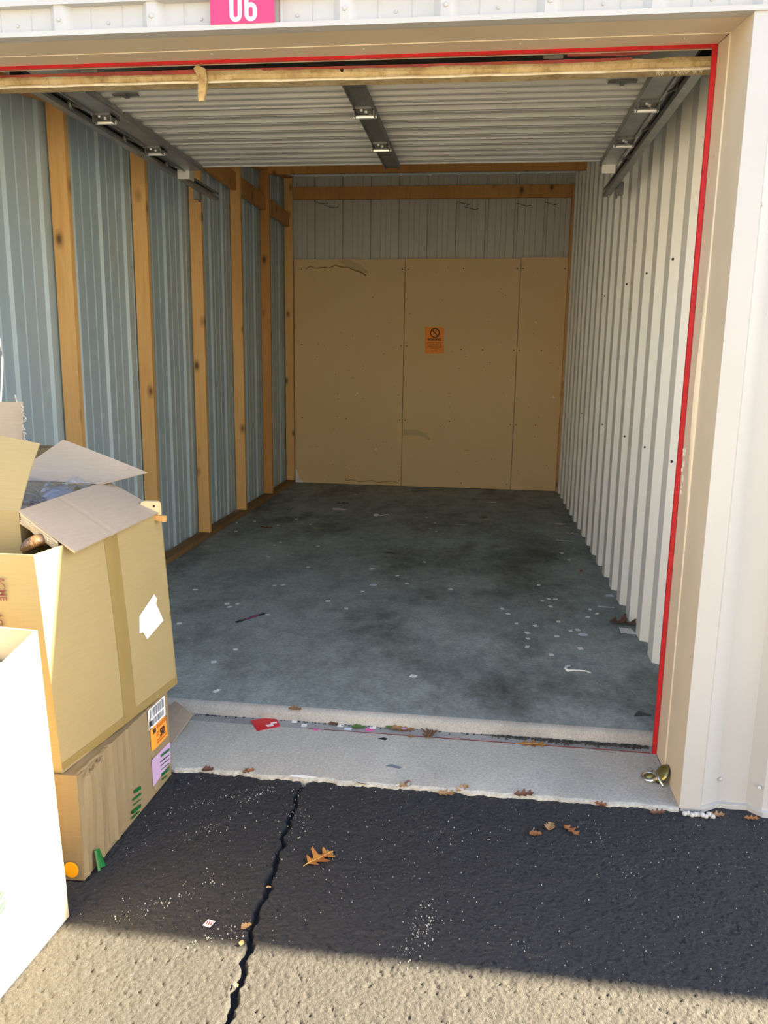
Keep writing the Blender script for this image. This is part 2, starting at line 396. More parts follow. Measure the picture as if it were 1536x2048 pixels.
# concrete apron with a chipped front edge, threshold recess, red line
m = MB(); n = 330; x0, x1 = -2.62, .0
fr = []
for k in range(n+1):
    x = x0 + (x1-x0)*k/n
    fr.append((x, -.012 - .012*vn(x*22, 3.1, 3) - .010*vn(x*70, 1.7, 4) + .005, 0))
vs = []
for (x, y, _) in fr: vs += [(x, y, -.02), (x, y+.002, .008), (x, y+.012, .0125), (x, .352, .0125)]
fs = []
for k in range(n):
    a = 4*k; b = a+4
    for q in range(3): fs.append((a+q, b+q, b+q+1, a+q+1))
m.add(vs, fs)
apron = struct('concrete_apron', m, 'apron', 'pale rough concrete apron with chipped edge at the asphalt')
put('recess', MB().box(-2.62, .0, .352, .425, -.02, .0115), 'recess', apron)
put('red_line', MB().add([(-1.33,.353,.0128),(-.155,.352,.0128),(-.16,.361,.0128),(-1.33,.357,.0128)], [(0,1,2,3)]).add([(-.135,.352,.0128),(-.02,.350,.0128),(-.02,.358,.0128),(-.128,.361,.0128)], [(0,1,2,3)]), 'redold', apron)
put('paint_spot', MB().prism([(-1.32,-.012,.0127),(-1.27,-.016,.0127),(-1.24,-.010,.0127),(-1.22,-.004,.0127),(-1.28,.004,.0127),(-1.31,.0,.0127)], (0, 0, .0006)), 'paper', apron)
m = MB()
for k in range(420):
    x = -.62 + .6*rng.random()**.8; y = .408 - abs(rng.normal(0, .012)); r = .0015 + .0035*rng.random()
    m.box(x-r, x+r, y-r*.7, y+r*.7, .011, .0115+r*1.1)
for k in range(120):
    x = -1.9 + 1.3*rng.random(); y = .410 - abs(rng.normal(0, .006)); r = .0012 + .002*rng.random()
    m.box(x-r, x+r, y-r*.7, y+r*.7, .011, .0115+r)
tag(put('grit', m, 'dirt', apron), 'dark grit swept along the threshold', kind='stuff')

# interior slab
ZF = .06
m = MB().box(-2.95, .30, .445, 6.40, -.05, ZF)
floor = struct('floor', m, 'floor', 'stained dark grey concrete floor inside the storage unit')
m = MB(); n = 120
vs = []; fs = []
for k in range(n+1):
    x = -2.62 + 2.66*k/n; j = .004*(vn(x*9, .3, 2)-.5)
    vs += [(x, .413+j, .0), (x, .415+j, .040), (x, .424+j, .0565), (x, .445, ZF)]
for k in range(n):
    for q in range(3): fs.append((4*k+q, 4*k+4+q, 4*k+5+q, 4*k+1+q))
put('lip', m.add(vs, fs), 'lip', floor, smooth=True)

# ------------------------------------------------------------------ walls
H = 3.36
def roof(y): return 2.502 + (y-.015)*.140          # underside of the sheet roof, rising towards the back
def trap(a, b, pitch, top, slope, start, lo_, hi_):
    """profile list (u, d): ribs of width `top` at distance hi_, pans at lo_"""
    out = [(a, lo_)]; u = start
    while u < a: u += pitch
    while u + top + 2*slope < b:
        out += [(u, lo_), (u+slope, hi_), (u+slope+top, hi_), (u+2*slope+top, lo_)]; u += pitch
    out.append((b, lo_)); return out
# right wall: deep cream ribs
pr_ = []
for (u, d) in trap(.40, 6.42, .305, .105, .030, .40-.305+.135-.0, .191, .146):
    pr_.append((u, d))
full = []
for i, (u, d) in enumerate(pr_):
    full.append((d, u, 0))
    if i+1 < len(pr_) and d > .19 and pr_[i+1][1] > .19 and pr_[i+1][0]-u > .1:    # two small beads in each pan
        g = pr_[i+1][0]-u
        for q in (.36, .64): full += [(.191, u+g*q-.006, 0), (.184, u+g*q, 0), (.191, u+g*q+.006, 0)]
m = MB().wallsheet([(x, y) for x, y, _ in full], ZF, roof).wallsheet([(x+.0015, y) for x, y, _ in full], ZF, roof)
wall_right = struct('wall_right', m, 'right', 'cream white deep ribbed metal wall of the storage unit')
m = MB()
for k in range(1, 20):
    y = .40-.305+.135+.305*k + .015
    for zz in ((1.02+.0*k,) if k in (3, 5, 7, 10, 14) else (1.93,) if k in (4, 6, 8, 11) else ()):
        m.lathe([(.006, 0), (.006, .003), (.003, .005), (0, .005)], (.146+.012, y+.006, zz), (-.8, -.6, 0), 8)
put('screw', m, 'ink', wall_right)
put('neighbour_partition', MB().hexa([(.24,.40,0),(.26,.40,0),(.26,6.42,0),(.24,6.42,0),(.24,.40,roof(.4)),(.26,.40,roof(.4)),(.26,6.42,roof(6.42)),(.24,6.42,roof(6.42))]), 'back', wall_right)
# left wall: shallow ribs behind studs
XL = -2.874
def shallow(a, b, base, sgn, minor=.004, major=.016, pitch=.305):
    out = [(a, base)]; u = a + .05; k = 0
    while u < b-.05:
        if k % 3 == 0: out += [(u-.022, base), (u-.010, base+sgn*major), (u+.010, base+sgn*major), (u+.022, base)]
        else: out += [(u-.010, base), (u-.004, base+sgn*minor), (u+.004, base+sgn*minor), (u+.010, base)]
        u += pitch/3; k += 1
    out.append((b, base)); return out
prof = shallow(.40, 6.40, XL-.016, 1)
m = MB().wallsheet([(d, u) for u, d in prof], ZF, roof).wallsheet([(d-.002, u) for u, d in prof], ZF, roof)
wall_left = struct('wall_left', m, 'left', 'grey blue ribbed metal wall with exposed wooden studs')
put('outer_sheet', MB().hexa([(XL-.06,.40,0),(XL-.04,.40,0),(XL-.04,6.42,0),(XL-.06,6.42,0),(XL-.06,.40,roof(.4)),(XL-.04,.40,roof(.4)),(XL-.04,6.42,roof(6.42)),(XL-.06,6.42,roof(6.42))]), 'back', wall_left)
stud_y = [.53, 1.45, 2.39, 3.36, 4.32, 5.23, 6.16]
st = None
for i, y in enumerate(stud_y):
    if st is None:
        st = put('stud', MB().box(-.0445, .0445, -.019, .019, 0, 1), 'fir', None, origin=(0, 0, 0))
        o = st
    else: o = clone(st, (0, 0, 0))
    o.parent = wall_left; lp = Vector((XL+.0445, y, ZF+.038)) - Vector(wall_left.location); o.location = lp
    o.data = st.data.copy() if i else st.data
    for v in o.data.vertices: v.co.z = (0 if v.co.z < .5 else roof(y)-ZF-.038-.03)
    if i == 5: o.data.materials[0] = MT['fir2']
put('sill_plate', MB().box(XL, XL+.089, .44, 6.20, ZF, ZF+.038), 'sill', wall_left, bev=.002)
for a, b in zip(stud_y[3:-1], stud_y[4:]):
    put('blocking', MB().box(XL+.018, XL+.056, a+.019, b-.019, 2.83, 2.97), 'fir2', wall_left)
put('top_plate', MB().hexa([(XL,.44,roof(.44)-.04),(XL+.089,.44,roof(.44)-.04),(XL+.089,6.2,roof(6.2)-.04),(XL,6.2,roof(6.2)-.04),(XL,.44,roof(.44)),(XL+.089,.44,roof(.44)),(XL+.089,6.2,roof(6.2)),(XL,6.2,roof(6.2))]), 'fir2', wall_left)
# back wall
YB = 6.21
prof = [(-2.9, 0)]; u = -2.55
while u < .2:
    for q in (-.21, -.155, -.10): prof += [(u+q-.006, 0), (u+q, .004), (u+q+.006, 0)]
    prof += [(u-.018, 0), (u-.013, .034), (u+.013, .034), (u+.018, 0)]; u += .3035
prof.append((.30, 0)); prof.sort()
m = MB().sweep([(x, YB+.045+d, ZF) for x, d in prof], (0, 0, H-ZF)).sweep([(x, YB+.05+d, ZF) for x, d in prof], (0, 0, H-ZF))
wall_back = struct('wall_back', m, 'back', 'grey ribbed metal back wall above the brown wallboard')
put('outer_sheet', MB().box(-2.95, .30, YB+.09, YB+.11, 0, H), 'back', wall_back)
for a, b, zt in ((-2.782, -1.574, 2.505), (-1.569, -.360, 2.512), (-.355, .128, 2.522)):
    put('wallboard_sheet', MB().box(a, b, YB-.012, YB+.001, ZF+.004, zt), 'drywall', wall_back, bev=.001)
def stain(poly, y=YB-.0128): return MB().prism([(x, y, z) for x, z in poly], (0, .0006, 0))
tp = [(-2.66,2.40),(-2.60,2.43),(-2.55,2.41),(-2.44,2.42),(-2.40,2.41),(-2.33,2.44),(-2.25,2.42),(-2.19,2.42),(-2.12,2.39),(-2.05,2.37),(-1.99,2.335)]
put('water_stain', MB().tube([(x, YB-.0128, z) for x, z in tp], .006, 5, [.4,1,.8,1,.6,1,1.1,.8,1.2,1.3,1.0]), 'stain', wall_back)
put('water_stain', stain([(-2.30,2.495),(-2.16,2.495),(-2.06,2.45),(-1.97,2.38),(-1.97,2.345),(-2.05,2.375),(-2.12,2.395),(-2.22,2.43)]), 'stain2', wall_back)
put('water_stain', stain([(-1.56,.70),(-1.40,.695),(-1.31,.66),(-1.25,.60),(-1.28,.585),(-1.34,.62),(-1.44,.64),(-1.56,.63)]), 'stain2', wall_back)
put('water_stain', MB().tube([(-2.2+.075*k, YB-.0128, .105+.012*math.sin(k*2.1)) for k in range(9)], .004, 5), 'stain', wall_back)
put('scuff', stain([(-.90,.49),(-.83,.495),(-.80,.48),(-.86,.475)]), 'stain2', wall_back)
m = MB()
for (x, z) in ((-2.70, 2.40),(-1.60, 2.40),(-1.54, 2.40),(-.95, 2.41),(-.39, 2.41),(-.33, 2.41),(.10, 2.41),(-2.70,1.6),(-2.2,1.6),(-1.6,1.6),(-1.54,1.6),(-.95,1.57),(-.72,1.57),(-.39,1.57),(-.33,1.57),(-.1,1.57),(-2.7,.8),(-2.2,.8),(-1.6,.8),(-1.54,.8),(-1.05,.8),(-.39,.78),(-.33,.78),(-.12,.78),(-.9,.12),(-.4,.12),(-1.6,.12),(-2.2,.12)):
    m.lathe([(.006, 0), (.006, .002), (0, .003)], (x, YB-.012, z), (0, -1, 0), 8)
put('nail', m, 'ink', wall_back)
m = MB()
for (x, z) in ((-2.08, 1.08), (-.17, 1.86), (.055, 1.08), (-1.86, .47)):
    m.lathe([(.010, 0), (.010, .002), (0, .003)], (x, YB-.012, z), (0, -1, 0), 8)
put('plaster_spot', m, 'paper', wall_back)
put('torn_corner', MB().prism([(-2.782, YB-.014, .065), (-2.70, YB-.014, .062), (-2.69, YB-.014, .085), (-2.74, YB-.014, .10), (-2.765, YB-.014, .21), (-2.782, YB-.014, .22)], (0, .002, 0)), 'paper', wall_back)
put('header_beam', MB().box(-2.785, .146, YB-.01, YB+.03, 3.115, 3.24), 'fir2', wall_back, bev=.002)
put('corner_post', MB().box(.128, .150, YB-.06, YB+.03, ZF, 3.24), 'fir2', wall_back)
m = MB()
for x, z in ((-2.55, 3.10), (-2.44, 3.06), (-1.03, 3.08), (-.95, 3.03), (-.42, 3.06), (-.14, 3.07)):
    pts = [(x + .05*k + .02*math.sin(k*2+x), YB-.004, z - .03*math.sin(k*.8)) for k in range(4)]
    m.tube(pts, .003, 5)
put('cobweb', m, 'dirt', wall_back)
# purlin and roof
put('rafter', MB().box(-2.785, .15, 5.18, 5.22, 3.15, 3.28), 'fir2', wall_back)
m = MB().hexa([(-12,.015,roof(.015)),(14,.015,roof(.015)),(14,6.7,roof(6.7)),(-12,6.7,roof(6.7)),(-12,.02,roof(.015)+.004),(14,.02,roof(.015)+.004),(14,6.7,roof(6.7)+.03),(-12,6.7,roof(6.7)+.03)])
ceiling = struct('ceiling', m, 'roof', 'pale sheet roof rising from the low front eave to the back')
# row of units continuing on both sides keeps the sun out
struct('wall_end', MB().box(13.9, 14, .05, 6.7, 0, 2.50).box(-12, -11.9, .05, 6.7, 0, 2.50).box(-12, 14, 6.6, 6.7, 0, H), 'white', 'outer end and rear walls of the building')

# front wall: white ribbed sheets around the opening
ZT = 2.405
rib = []; u = -11.9
xs0 = -2.193 - .296*32
k = 0
def facade_prof(a, b, y=0.0):
    out = [(a, y)]; u = xs0
    while u < b-.05:
        if u > a+.05: out += [(u-.036, y), (u-.014, y-.020), (u+.014, y-.020), (u+.036, y)]
        if u+.15 > a+.02 and u+.17 < b: out += [(u+.092, y), (u+.098, y-.004), (u+.104, y), (u+.192, y), (u+.198, y-.004), (u+.204, y)]
        u += .2925
    out.append((b, y)); return out
pf = facade_prof(-11.9, 13.9, .012)
HF = 2.497
m = MB().sweep([(x, y, ZT) for x, y in pf], (0, 0, HF-ZT)).box(-11.9, 13.9, .03, .04, ZT, HF)
m.box(-11.9, 13.9, -.014, .03, 2.486, 2.501)      # unseen eave flashing, added so the cast shadow edge runs straight
wall_front = struct('wall_front', m, 'white', 'white ribbed metal facade over and beside the opening')
# side sheets, right of the opening (deep profile) and left
def side(a, b):
    out = [(a, 0)]; u = a + .068
    while u + .30 < b:
        out += [(u, 0), (u+.055, .036), (u+.151, .036), (u+.191, 0), (u+.25, 0)]; u += .305
    out.append((b, 0)); return out
pf = side(.004, 13.9); put('ribbed_sheet', MB().sweep([(x, y, .014) for x, y in pf], (0, 0, ZT-.014)).box(.008, 13.9, .05, .06, 0, ZT), 'white', wall_front)
put('base_closure', MB().sweep([(x, y-.012, .0) for x, y in pf[:40]], (0, 0, .017)).add(
    [(x, y-.012, .017) for x, y in pf[:40]] + [(x, y+.004, .020) for x, y in pf[:40]], [(i, i+1, 41+i, 40+i) for i in range(39)]), 'white', wall_front)
pl_ = [(-2.62-x, y) for x, y in side(.0, 9.3)]
put('ribbed_sheet', MB().sweep([(x, y, 0) for x, y in pl_], (0, 0, ZT)).box(-11.8, -2.62, .05, .06, 0, ZT), 'white', wall_front)
m = MB()
for k in range(33-2, 33+8):
    x = xs0 + .2925*k
    m.lathe([(.0065, 0), (.0065, .003), (.003, .006), (0, .006)], (x, -.008, 2.446), (0, -1, 0), 8)
    m.lathe([(.005, 0), (.005, .003), (.002, .005), (0, .005)], (x+.148, .012, 2.440), (0, -1, 0), 8)
put('bolt', m, 'white', wall_front)
m = MB()
for (x, y, z) in ((.060,-.002,.16),(.245,-.002,.10),(.135,.034,.10),(.058,-.002,1.15),(.060,-.002,.62),(.30,-.002,.55),(.07,-.002,1.9)):
    m.lathe([(.007, 0), (.007, .003), (.003, .006), (0, .006)], (x, y, z), (0, -1, 0), 8)
put('bolt', m, 'white', wall_front)

# header and jamb trims
trim = struct('trim_1', MB().prism([(-2.62,-.020,2.398),(-2.62,-.020,2.412),(-2.62,.012,2.418),(-2.62,.012,2.398)], (2.68, 0, 0)), 'white', 'white drip edge above the tan header reveal')
hd = struct('trim_2', MB().add([(-2.62,-.018,2.399),(.0,-.018,2.399),(.0,.205,2.426),(-2.62,.205,2.426),(-2.62,.20,2.431),(.0,.20,2.431),(.0,.365,2.449),(-2.62,.365,2.449)], [(0,1,2,3),(3,2,5,4),(4,5,6,7)]).box(-2.62, 0, .36, .40, 2.448, 2.549), 'tan', 'tan metal reveal under the header above the door opening')
put('red_edge', MB().box(-2.62, 0, .350, .362, 2.438, 2.449), 'red', hd)
put('bead', MB().tube([(-2.62,.205,2.427),(0,.205,2.427)], .004, 6), 'tan', hd)
m = MB()
for x in (-2.10, -1.63, -1.12, -.62, -.12): m.lathe([(.005, 0), (.005, .003), (0, .005)], (x, .27, 2.438), (0, .1, -1), 8)
put('screw', m, 'bright', hd)
jb = struct('trim_3', MB().add([(0,-.0125,0.012),(0,.222,.012),(0,.222,2.43),(0,-.0125,2.404),(.002,.215,.012),(.002,.365,.012),(.002,.365,2.45),(.002,.215,2.43)], [(0,1,2,3),(4,5,6,7)]).box(0, .04, .362, .40, .012, 2.549), 'tan', 'tan metal jamb beside the white wall and corrugated interior')
put('corner_flange', MB().box(-.0003, .066, -.0135, -.0118, .012, 2.41), 'white', jb)
m = MB(); N = 60; vs = []; fs = []
for k in range(N+1):
    z = .013 + (2.44-.013)*k/N; bulge = .010*math.exp(-((z-1.35)/.28)**2)
    vs += [(.0005, .203, z), (-.0035-bulge*.4, .207, z), (-.004-bulge, .214, z), (-.001-bulge, .221, z), (.003, .224, z)]
for k in range(N):
    for q in range(4): fs.append((5*k+q, 5*k+5+q, 5*k+6+q, 5*k+1+q))
put('bead', m.add(vs, fs), 'tan', jb)
put('red_edge', MB().box(-.014, .0, .349, .362, .013, 2.449), 'red', jb)
m = MB()
for z in (.19, .62, 1.12, 1.62, 2.1): m.lathe([(.005, 0), (.005, .003), (0, .005)], (.005, .285, z), (-1, 0, 0), 8)
put('screw', m, 'bright', jb)
m = MB()
for k in range(14):
    z = 1.0 + .16*rng.random(); y = .318+.03*rng.random(); r = .004+.008*rng.random()
    m.lathe([(r, 0), (r*.9, .003), (0, .006)], (.004, y, z), (-1, 0, 0), 6)
put('caulk_smear', m, 'alu', jb)
jl = struct('trim_4', MB().box(-2.66, -2.62, 0.02, .40, .012, 2.498), 'tan', 'tan metal jamb of the opening behind the stacked cartons')
# gap above the door leaf
struct('wall_header_inner', MB().box(-2.7, .14, .402, .412, 2.53, roof(.402)), 'back', 'inner face of the header above the raised door')
struct('wall_front_inner', MB().box(-2.95, -2.62, .40, .42, 0, roof(.4)).box(.03, .27, .40, .42, 0, roof(.4)), 'white', 'inner return of the front wall beside the door opening')

# ------------------------------------------------------------------ raised sectional door and its tracks
door = empty('door_1', (-1.22, .45, 2.42), 'raised sectional overhead door seen from below with weathered bottom rail', None, kind='structure')
ZD = 2.435
def section(y0, y1):
    pf = [(y0+.006, ZD)]; u = y0+.03; p = (y1-y0-.05)/4
    for k in range(4):
        pf += [(u, ZD), (u+.012, ZD+.020), (u+p*.42, ZD+.020), (u+p*.42+.012, ZD), (u+p*.66, ZD), (u+p*.69, ZD+.006), (u+p*.72, ZD)]; u += p
    pf += [(y1-.012, ZD), (y1-.008, ZD-.006), (y1-.002, ZD-.006), (y1-.002, ZD+.02)]
    s = put('door_section', MB().sweep([(-2.35, y, z) for y, z in pf], (2.29, 0, 0)).box(-2.35, -.06, y0+.004, y1-.004, ZD+.021, ZD+.024), 'panel', door)
    return s
secs = [section(*q) for q in ((.505, .827), (.827, 1.331), (1.331, 1.768))]
for s, (a, b) in zip(secs, ((.505, .827), (.827, 1.331), (1.331, 1.768))):
    for x0, x1 in ((-2.30, -2.20), (-1.236, -1.162), (-.165, -.085)):
        o = put('stile', MB().box(x0, x1, a+.003, b-.003, ZD-.022, ZD).box(x0, x0+.004, a+.003, b-.003, ZD-.03, ZD-.02).box(x1-.004, x1, a+.003, b-.003, ZD-.03, ZD-.02), 'stile' if x0 == -1.236 else 'galv', s)
for y in (.827, 1.331):
    for xc, wdt in ((-2.275, .080), (-1.199, .082), (-.122, .080)):
        h = put('hinge', MB().box(xc-wdt/2, xc+wdt/2, y-.055, y-.005, ZD-.030, ZD-.022).box(xc-wdt/2, xc-wdt/2+.004, y-.04, y+.01, ZD-.05, ZD-.022).box(xc+wdt/2-.004, xc+wdt/2, y-.04, y+.01, ZD-.05, ZD-.022).box(xc-wdt/2, xc+wdt/2, y+.005, y+.04, ZD-.030, ZD-.022), 'stile', door)
        put('pin', MB().tube([(xc-wdt/2-.004, y, ZD-.044), (xc+wdt/2+.004, y, ZD-.044)], .0075, 8), 'bright', h)
        m = MB()
        for dx, dy in ((-.008, -.045), (.006, -.022), (.018, .018)): m.lathe([(.006, 0), (.006, .006), (0, .008)], (xc+dx, y+dy, ZD-.030), (0, 0, -1), 8)
        put('bolt', m, 'bright', h)
for sx, xr in ((-1, -2.385), (1, -.045)):
    for y in (.80, 1.30, 1.80):
        r = put('roller', MB().lathe([(.0, -.008), (.018, -.008), (.021, 0), (.018, .008), (0, .008)], (xr+sx*.025, y, 2.456), (1, 0, 0), 14).tube([(xr-sx*.075, y, 2.42), (xr-sx*.02, y, 2.44), (xr+sx*.02, y, 2.456)], .005, 6), 'stile', door)
    b = put('roller_bracket', MB().box(xr-sx*.105-.004, xr-sx*.105+.004, 1.76, 1.83, 2.375, ZD-.005).box(min(xr-sx*.105, xr-sx*.045), max(xr-sx*.105, xr-sx*.045), 1.758, 1.764, 2.372, 2.418), 'bright', door)
    put('bolt', MB().lathe([(.007, 0), (.007, .007), (0, .009)], (xr-sx*.075, 1.755, 2.424), (0, -1, 0), 8), 'bright', b)
for x in (-2.10, -.245):
    put('latch_bar', MB().box(x-.05, x+.05, .62, .645, ZD-.004, ZD-.0005).box(x-.008, x+.008, .61, .652, ZD-.010, ZD-.003), 'stile', door)
# weathered bottom rail with peeled red paint, seal strip, hanging splinter
def rz(x): return -.008 + .0025*math.sin(x*2.2)     # the rail is slightly bowed
m = MB(); n = 280; vs = []; fs = []
for k in range(n+1):
    x = -2.60 + 2.622*k/n
    a = .006*(vn(x*7, 1, 1)-.5) + .003*(vn(x*31, 1, 3)-.5); c = .010*(vn(x*11, 2, 2)-.5)
    t1 = 2.448 + c*.5 + rz(x)
    if -1.232 < x < -1.215: t1 -= .026
    vs += [(x, .51, 2.416+rz(x)), (x, .436+a, 2.413+rz(x)), (x, .430+a, 2.420+rz(x)+a), (x, .428+a, 2.432+rz(x)), (x, .432+a, t1), (x, .452, t1+.004), (x, .50, 2.46+rz(x))]
for k in range(n):
    for q in range(6): fs.append((7*k+q, 7*k+7+q, 7*k+8+q, 7*k+1+q))
rail = put('bottom_rail', m.add(vs, fs), 'rail', door)
put('seal_strip', MB().tube([(-2.60+2.622*k/60, .430+.002*math.sin(k), 2.411+rz(-2.60+2.622*k/60)) for k in range(61)], .0045, 6), 'alu', rail)
m = MB(); vs = []; fs = []; n = 200
for k in range(n+1):
    x = -2.58 + 2.33*k/n
    wv = .005 + .014*max(0, vn(x*4, 4, 6)-.35) + .004*vn(x*25, 1, 7)
    if -1.74 < x < -1.50: wv = .002
    vs += [(x, .4235, 2.447-wv*.7+rz(x)), (x, .424, 2.450+rz(x)), (x, .440, 2.452+rz(x))]
for k in range(n):
    for q in range(2): fs.append((3*k+q, 3*k+3+q, 3*k+4+q, 3*k+1+q))
put('peeling_paint', m.add(vs, fs), 'redold', rail)
dz = rz(-1.72)
put('splinter', MB().prism([(-1.748,.416,2.452+dz),(-1.735,.414,2.462+dz),(-1.705,.416,2.450+dz),(-1.699,.416,2.42+dz),(-1.706,.412,2.365+dz),(-1.712,.410,2.345+dz),(-1.731,.410,2.343+dz),(-1.733,.412,2.37+dz),(-1.731,.416,2.42+dz)], (0, .014, 0)), 'rail', rail)
put('peeled_flap', MB().prism([(-.46,.420,2.458),(-.20,.418,2.466),(-.192,.416,2.450),(-.24,.418,2.446),(-.32,.420,2.446),(-.46,.424,2.450)], (0, .004, 0)), 'redold', rail)
m = MB()
for k in range(40):
    x = -.17 + .15*rng.random(); p0 = Vector((x, .432, 2.408)); p1 = p0 + Vector((.03*(rng.random()-.5), 0, -.010-.014*rng.random())); p2 = p1 + Vector((.03*(rng.random()-.5), 0, .012))
    m.tube([p0, p1, p2], .0012, 4)
tag(put('cobweb', m, 'web', rail), kind='stuff')
for x in (-2.13, -.507):
    o = tag(put('header_bracket', MB().box(x-.032, x+.032, .404, .41, 2.438, 2.475).box(x-.018, x-.010, .402, .405, 2.448, 2.460).box(x+.006, x+.014, .402, .405, 2.448, 2.460), 'stile', hd))
def track(x, sx, label):
    t = empty('door_track', (x, 1.55, 2.44), label, 'track', 'door tracks')
    pf = [(x-sx*.012, 2.468), (x-sx*.012, 2.480), (x+sx*.030, 2.480), (x+sx*.034, 2.474), (x+sx*.034, 2.446), (x+sx*.026, 2.436), (x-sx*.010, 2.436), (x-sx*.014, 2.442), (x-sx*.014, 2.452)]
    m = MB().sweep([(a, .46, b) for a, b in pf], (0, 2.20, 0)); m.sweep([(a+sx*.001, .46, b-.002) for a, b in pf], (0, 2.20, 0))
    put('channel', m, 'galv', t)
    for y in (2.42,):
        put('wall_bracket', MB().box(min(x+sx*.03, x+sx*.07), max(x+sx*.03, x+sx*.07), y, y+.03, 2.40, 2.47).box(min(x+sx*.034, x+sx*.040), max(x+sx*.034, x+sx*.040), y-.004, y+.034, 2.385, 2.475), 'galv', t)
    put('end_bolt', MB().lathe([(.007, 0), (.007, .006), (0, .008)], (x+sx*.02, 2.62, 2.435), (0, -.3, -1), 8), 'bright', t)
    return t
track(-2.43, -1, 'galvanised door track beside the wooden studs')
track(-.012, 1, 'galvanised door track beside the cream ribbed wall')

# ------------------------------------------------------------------ signs
sg = empty('unit_number_sign', (-1.4365, .0, 2.418), 'pink red unit number sign reading 06 on the white facade', 'sign')
spl = put('plate', MB().box(-1.533, -1.340, -.022, -.019, 2.4115, 2.495), 'sign', sg)
def stroke(pts, wd, y, close=False):
    m = MB(); n = len(pts); L = []; R = []
    for i in range(n):
        a = pts[(i-1) % n] if (close or i > 0) else pts[i]; b = pts[(i+1) % n] if (close or i < n-1) else pts[i]
        d = Vector((b[0]-a[0], b[1]-a[1])).normalized(); nn = Vector((-d.y, d.x))
        L.append((pts[i][0]+nn.x*wd/2, y, pts[i][1]+nn.y*wd/2)); R.append((pts[i][0]-nn.x*wd/2, y, pts[i][1]-nn.y*wd/2))
    rngk = range(n if close else n-1)
    for i in rngk:
        j = (i+1) % n
        m.prism([L[i], L[j], R[j], R[i]], (0, -.001, 0))
    return m
def stadium(cx, z0, z1, r, k=10):
    pts = [(cx+r*math.cos(a), z1-r+r*math.sin(a)) for a in np.linspace(0, math.pi, k)]
    return pts + [(cx+r*math.cos(a), z0+r+r*math.sin(a)) for a in np.linspace(math.pi, 2*math.pi, k)]
zb = 2.4165; wd = .0118; r0 = .0125; hh = .076
put('digit_zero', stroke(stadium(-1.4555, zb+wd/2, zb+hh-wd/2, r0), wd, -.0222, True), 'signw', spl)
cx = -1.4100
put('digit_six', stroke(stadium(cx, zb+wd/2, zb+.050-wd/2, r0), wd, -.0222, True), 'signw', spl)
up = [(cx-r0, zb+.016), (cx-r0, zb+hh-wd/2-r0)] + [(cx+r0*math.cos(q), zb+hh-wd/2-r0+r0*math.sin(q)) for q in np.linspace(math.pi, 0, 10)][1:] + [(cx+r0, zb+.0555)]
put('digit_six_stem', stroke(up, wd, -.0226), 'signw', spl)

wn = empty('warning_notice', (-1.237, YB-.014, 1.52), 'orange warning notice with prohibition symbol stapled to the wallboard', 'sign')
wsh = put('sheet', MB().slab((-1.340,YB-.0145,1.522), (-1.134,YB-.0145,1.527), (-1.138,YB-.0155,1.808), (-1.346,YB-.0145,1.806), .001, 6, 6, lambda u, v: .004*math.sin(5*u+3*v)**2), 'warn', wn)
yq = YB-.021
put('prohibition_ring', stroke([(-1.236+.046*math.cos(q), 1.742+.046*math.sin(q)) for q in np.linspace(0, 2*math.pi, 33)[:-1]], .009, yq, True), 'ink', wsh)
put('prohibition_bar', stroke([(-1.268, 1.774), (-1.204, 1.710)], .009, yq), 'ink', wsh)
put('prohibition_mark', stroke([(-1.232, 1.762), (-1.222, 1.772), (-1.216, 1.760)], .007, yq), 'inkb', wsh)
text('heading', 'WARNING!', 'ink', wsh, (-1.238, yq, 1.672), (1, 0, 0), (0, 0, 1), .033, .86, .0010)
m = MB()
for i, z in enumerate((1.642, 1.629, 1.616, 1.603, 1.590, 1.577, 1.553)):
    x = -1.312 if i < 5 else (-1.285 if i == 5 else -1.272); xe = -1.160 if i < 5 else (-1.190 if i == 5 else -1.205)
    while x < xe:
        L = .008 + .016*random.random(); m.box(x, min(x+L, xe), yq-.0006, yq, z-.0028, z+.0028); x += L + .004
put('small_print', m, 'inko', wsh)
m = MB().lathe([(.004, 0), (.004, .003), (0, .004)], (-1.147, yq, 1.80), (0, -1, 0), 8)
put('pin', m, 'bright', wsh)

# ------------------------------------------------------------------ cartons
def lerp4(c, u, v):
    a, b, d, e = map(Vector, c)       # bottom-front, bottom-back, top-back, top-front
    return a*(1-u)*(1-v) + b*u*(1-v) + d*u*v + e*(1-u)*v
def decal(name, c, poly, mat, parent, off=.0012, th=.0006, f=None):
    n = ((Vector(c[1])-Vector(c[0])).cross(Vector(c[3])-Vector(c[0]))).normalized()
    P = [lerp4(c, u, v) + n*(off + (f(u, v) if f else 0)) for u, v in poly]
    return put(name, MB().prism(P, -n*th), mat, parent)
def patch(name, c, u0, u1, v0, v1, mat, parent, off=.001, th=.0006, nu=8, nv=6, f=None, skew=0):
    q = [lerp4(c, u0, v0), lerp4(c, u1, v0), lerp4(c, u1+skew, v1), lerp4(c, u0+skew, v1)]
    return put(name, MB().slab(*q, th, nu, nv, lambda u, v: off + (f(u0+(u1-u0)*u, v0+(v1-v0)*v) if f else 0)), mat, parent)
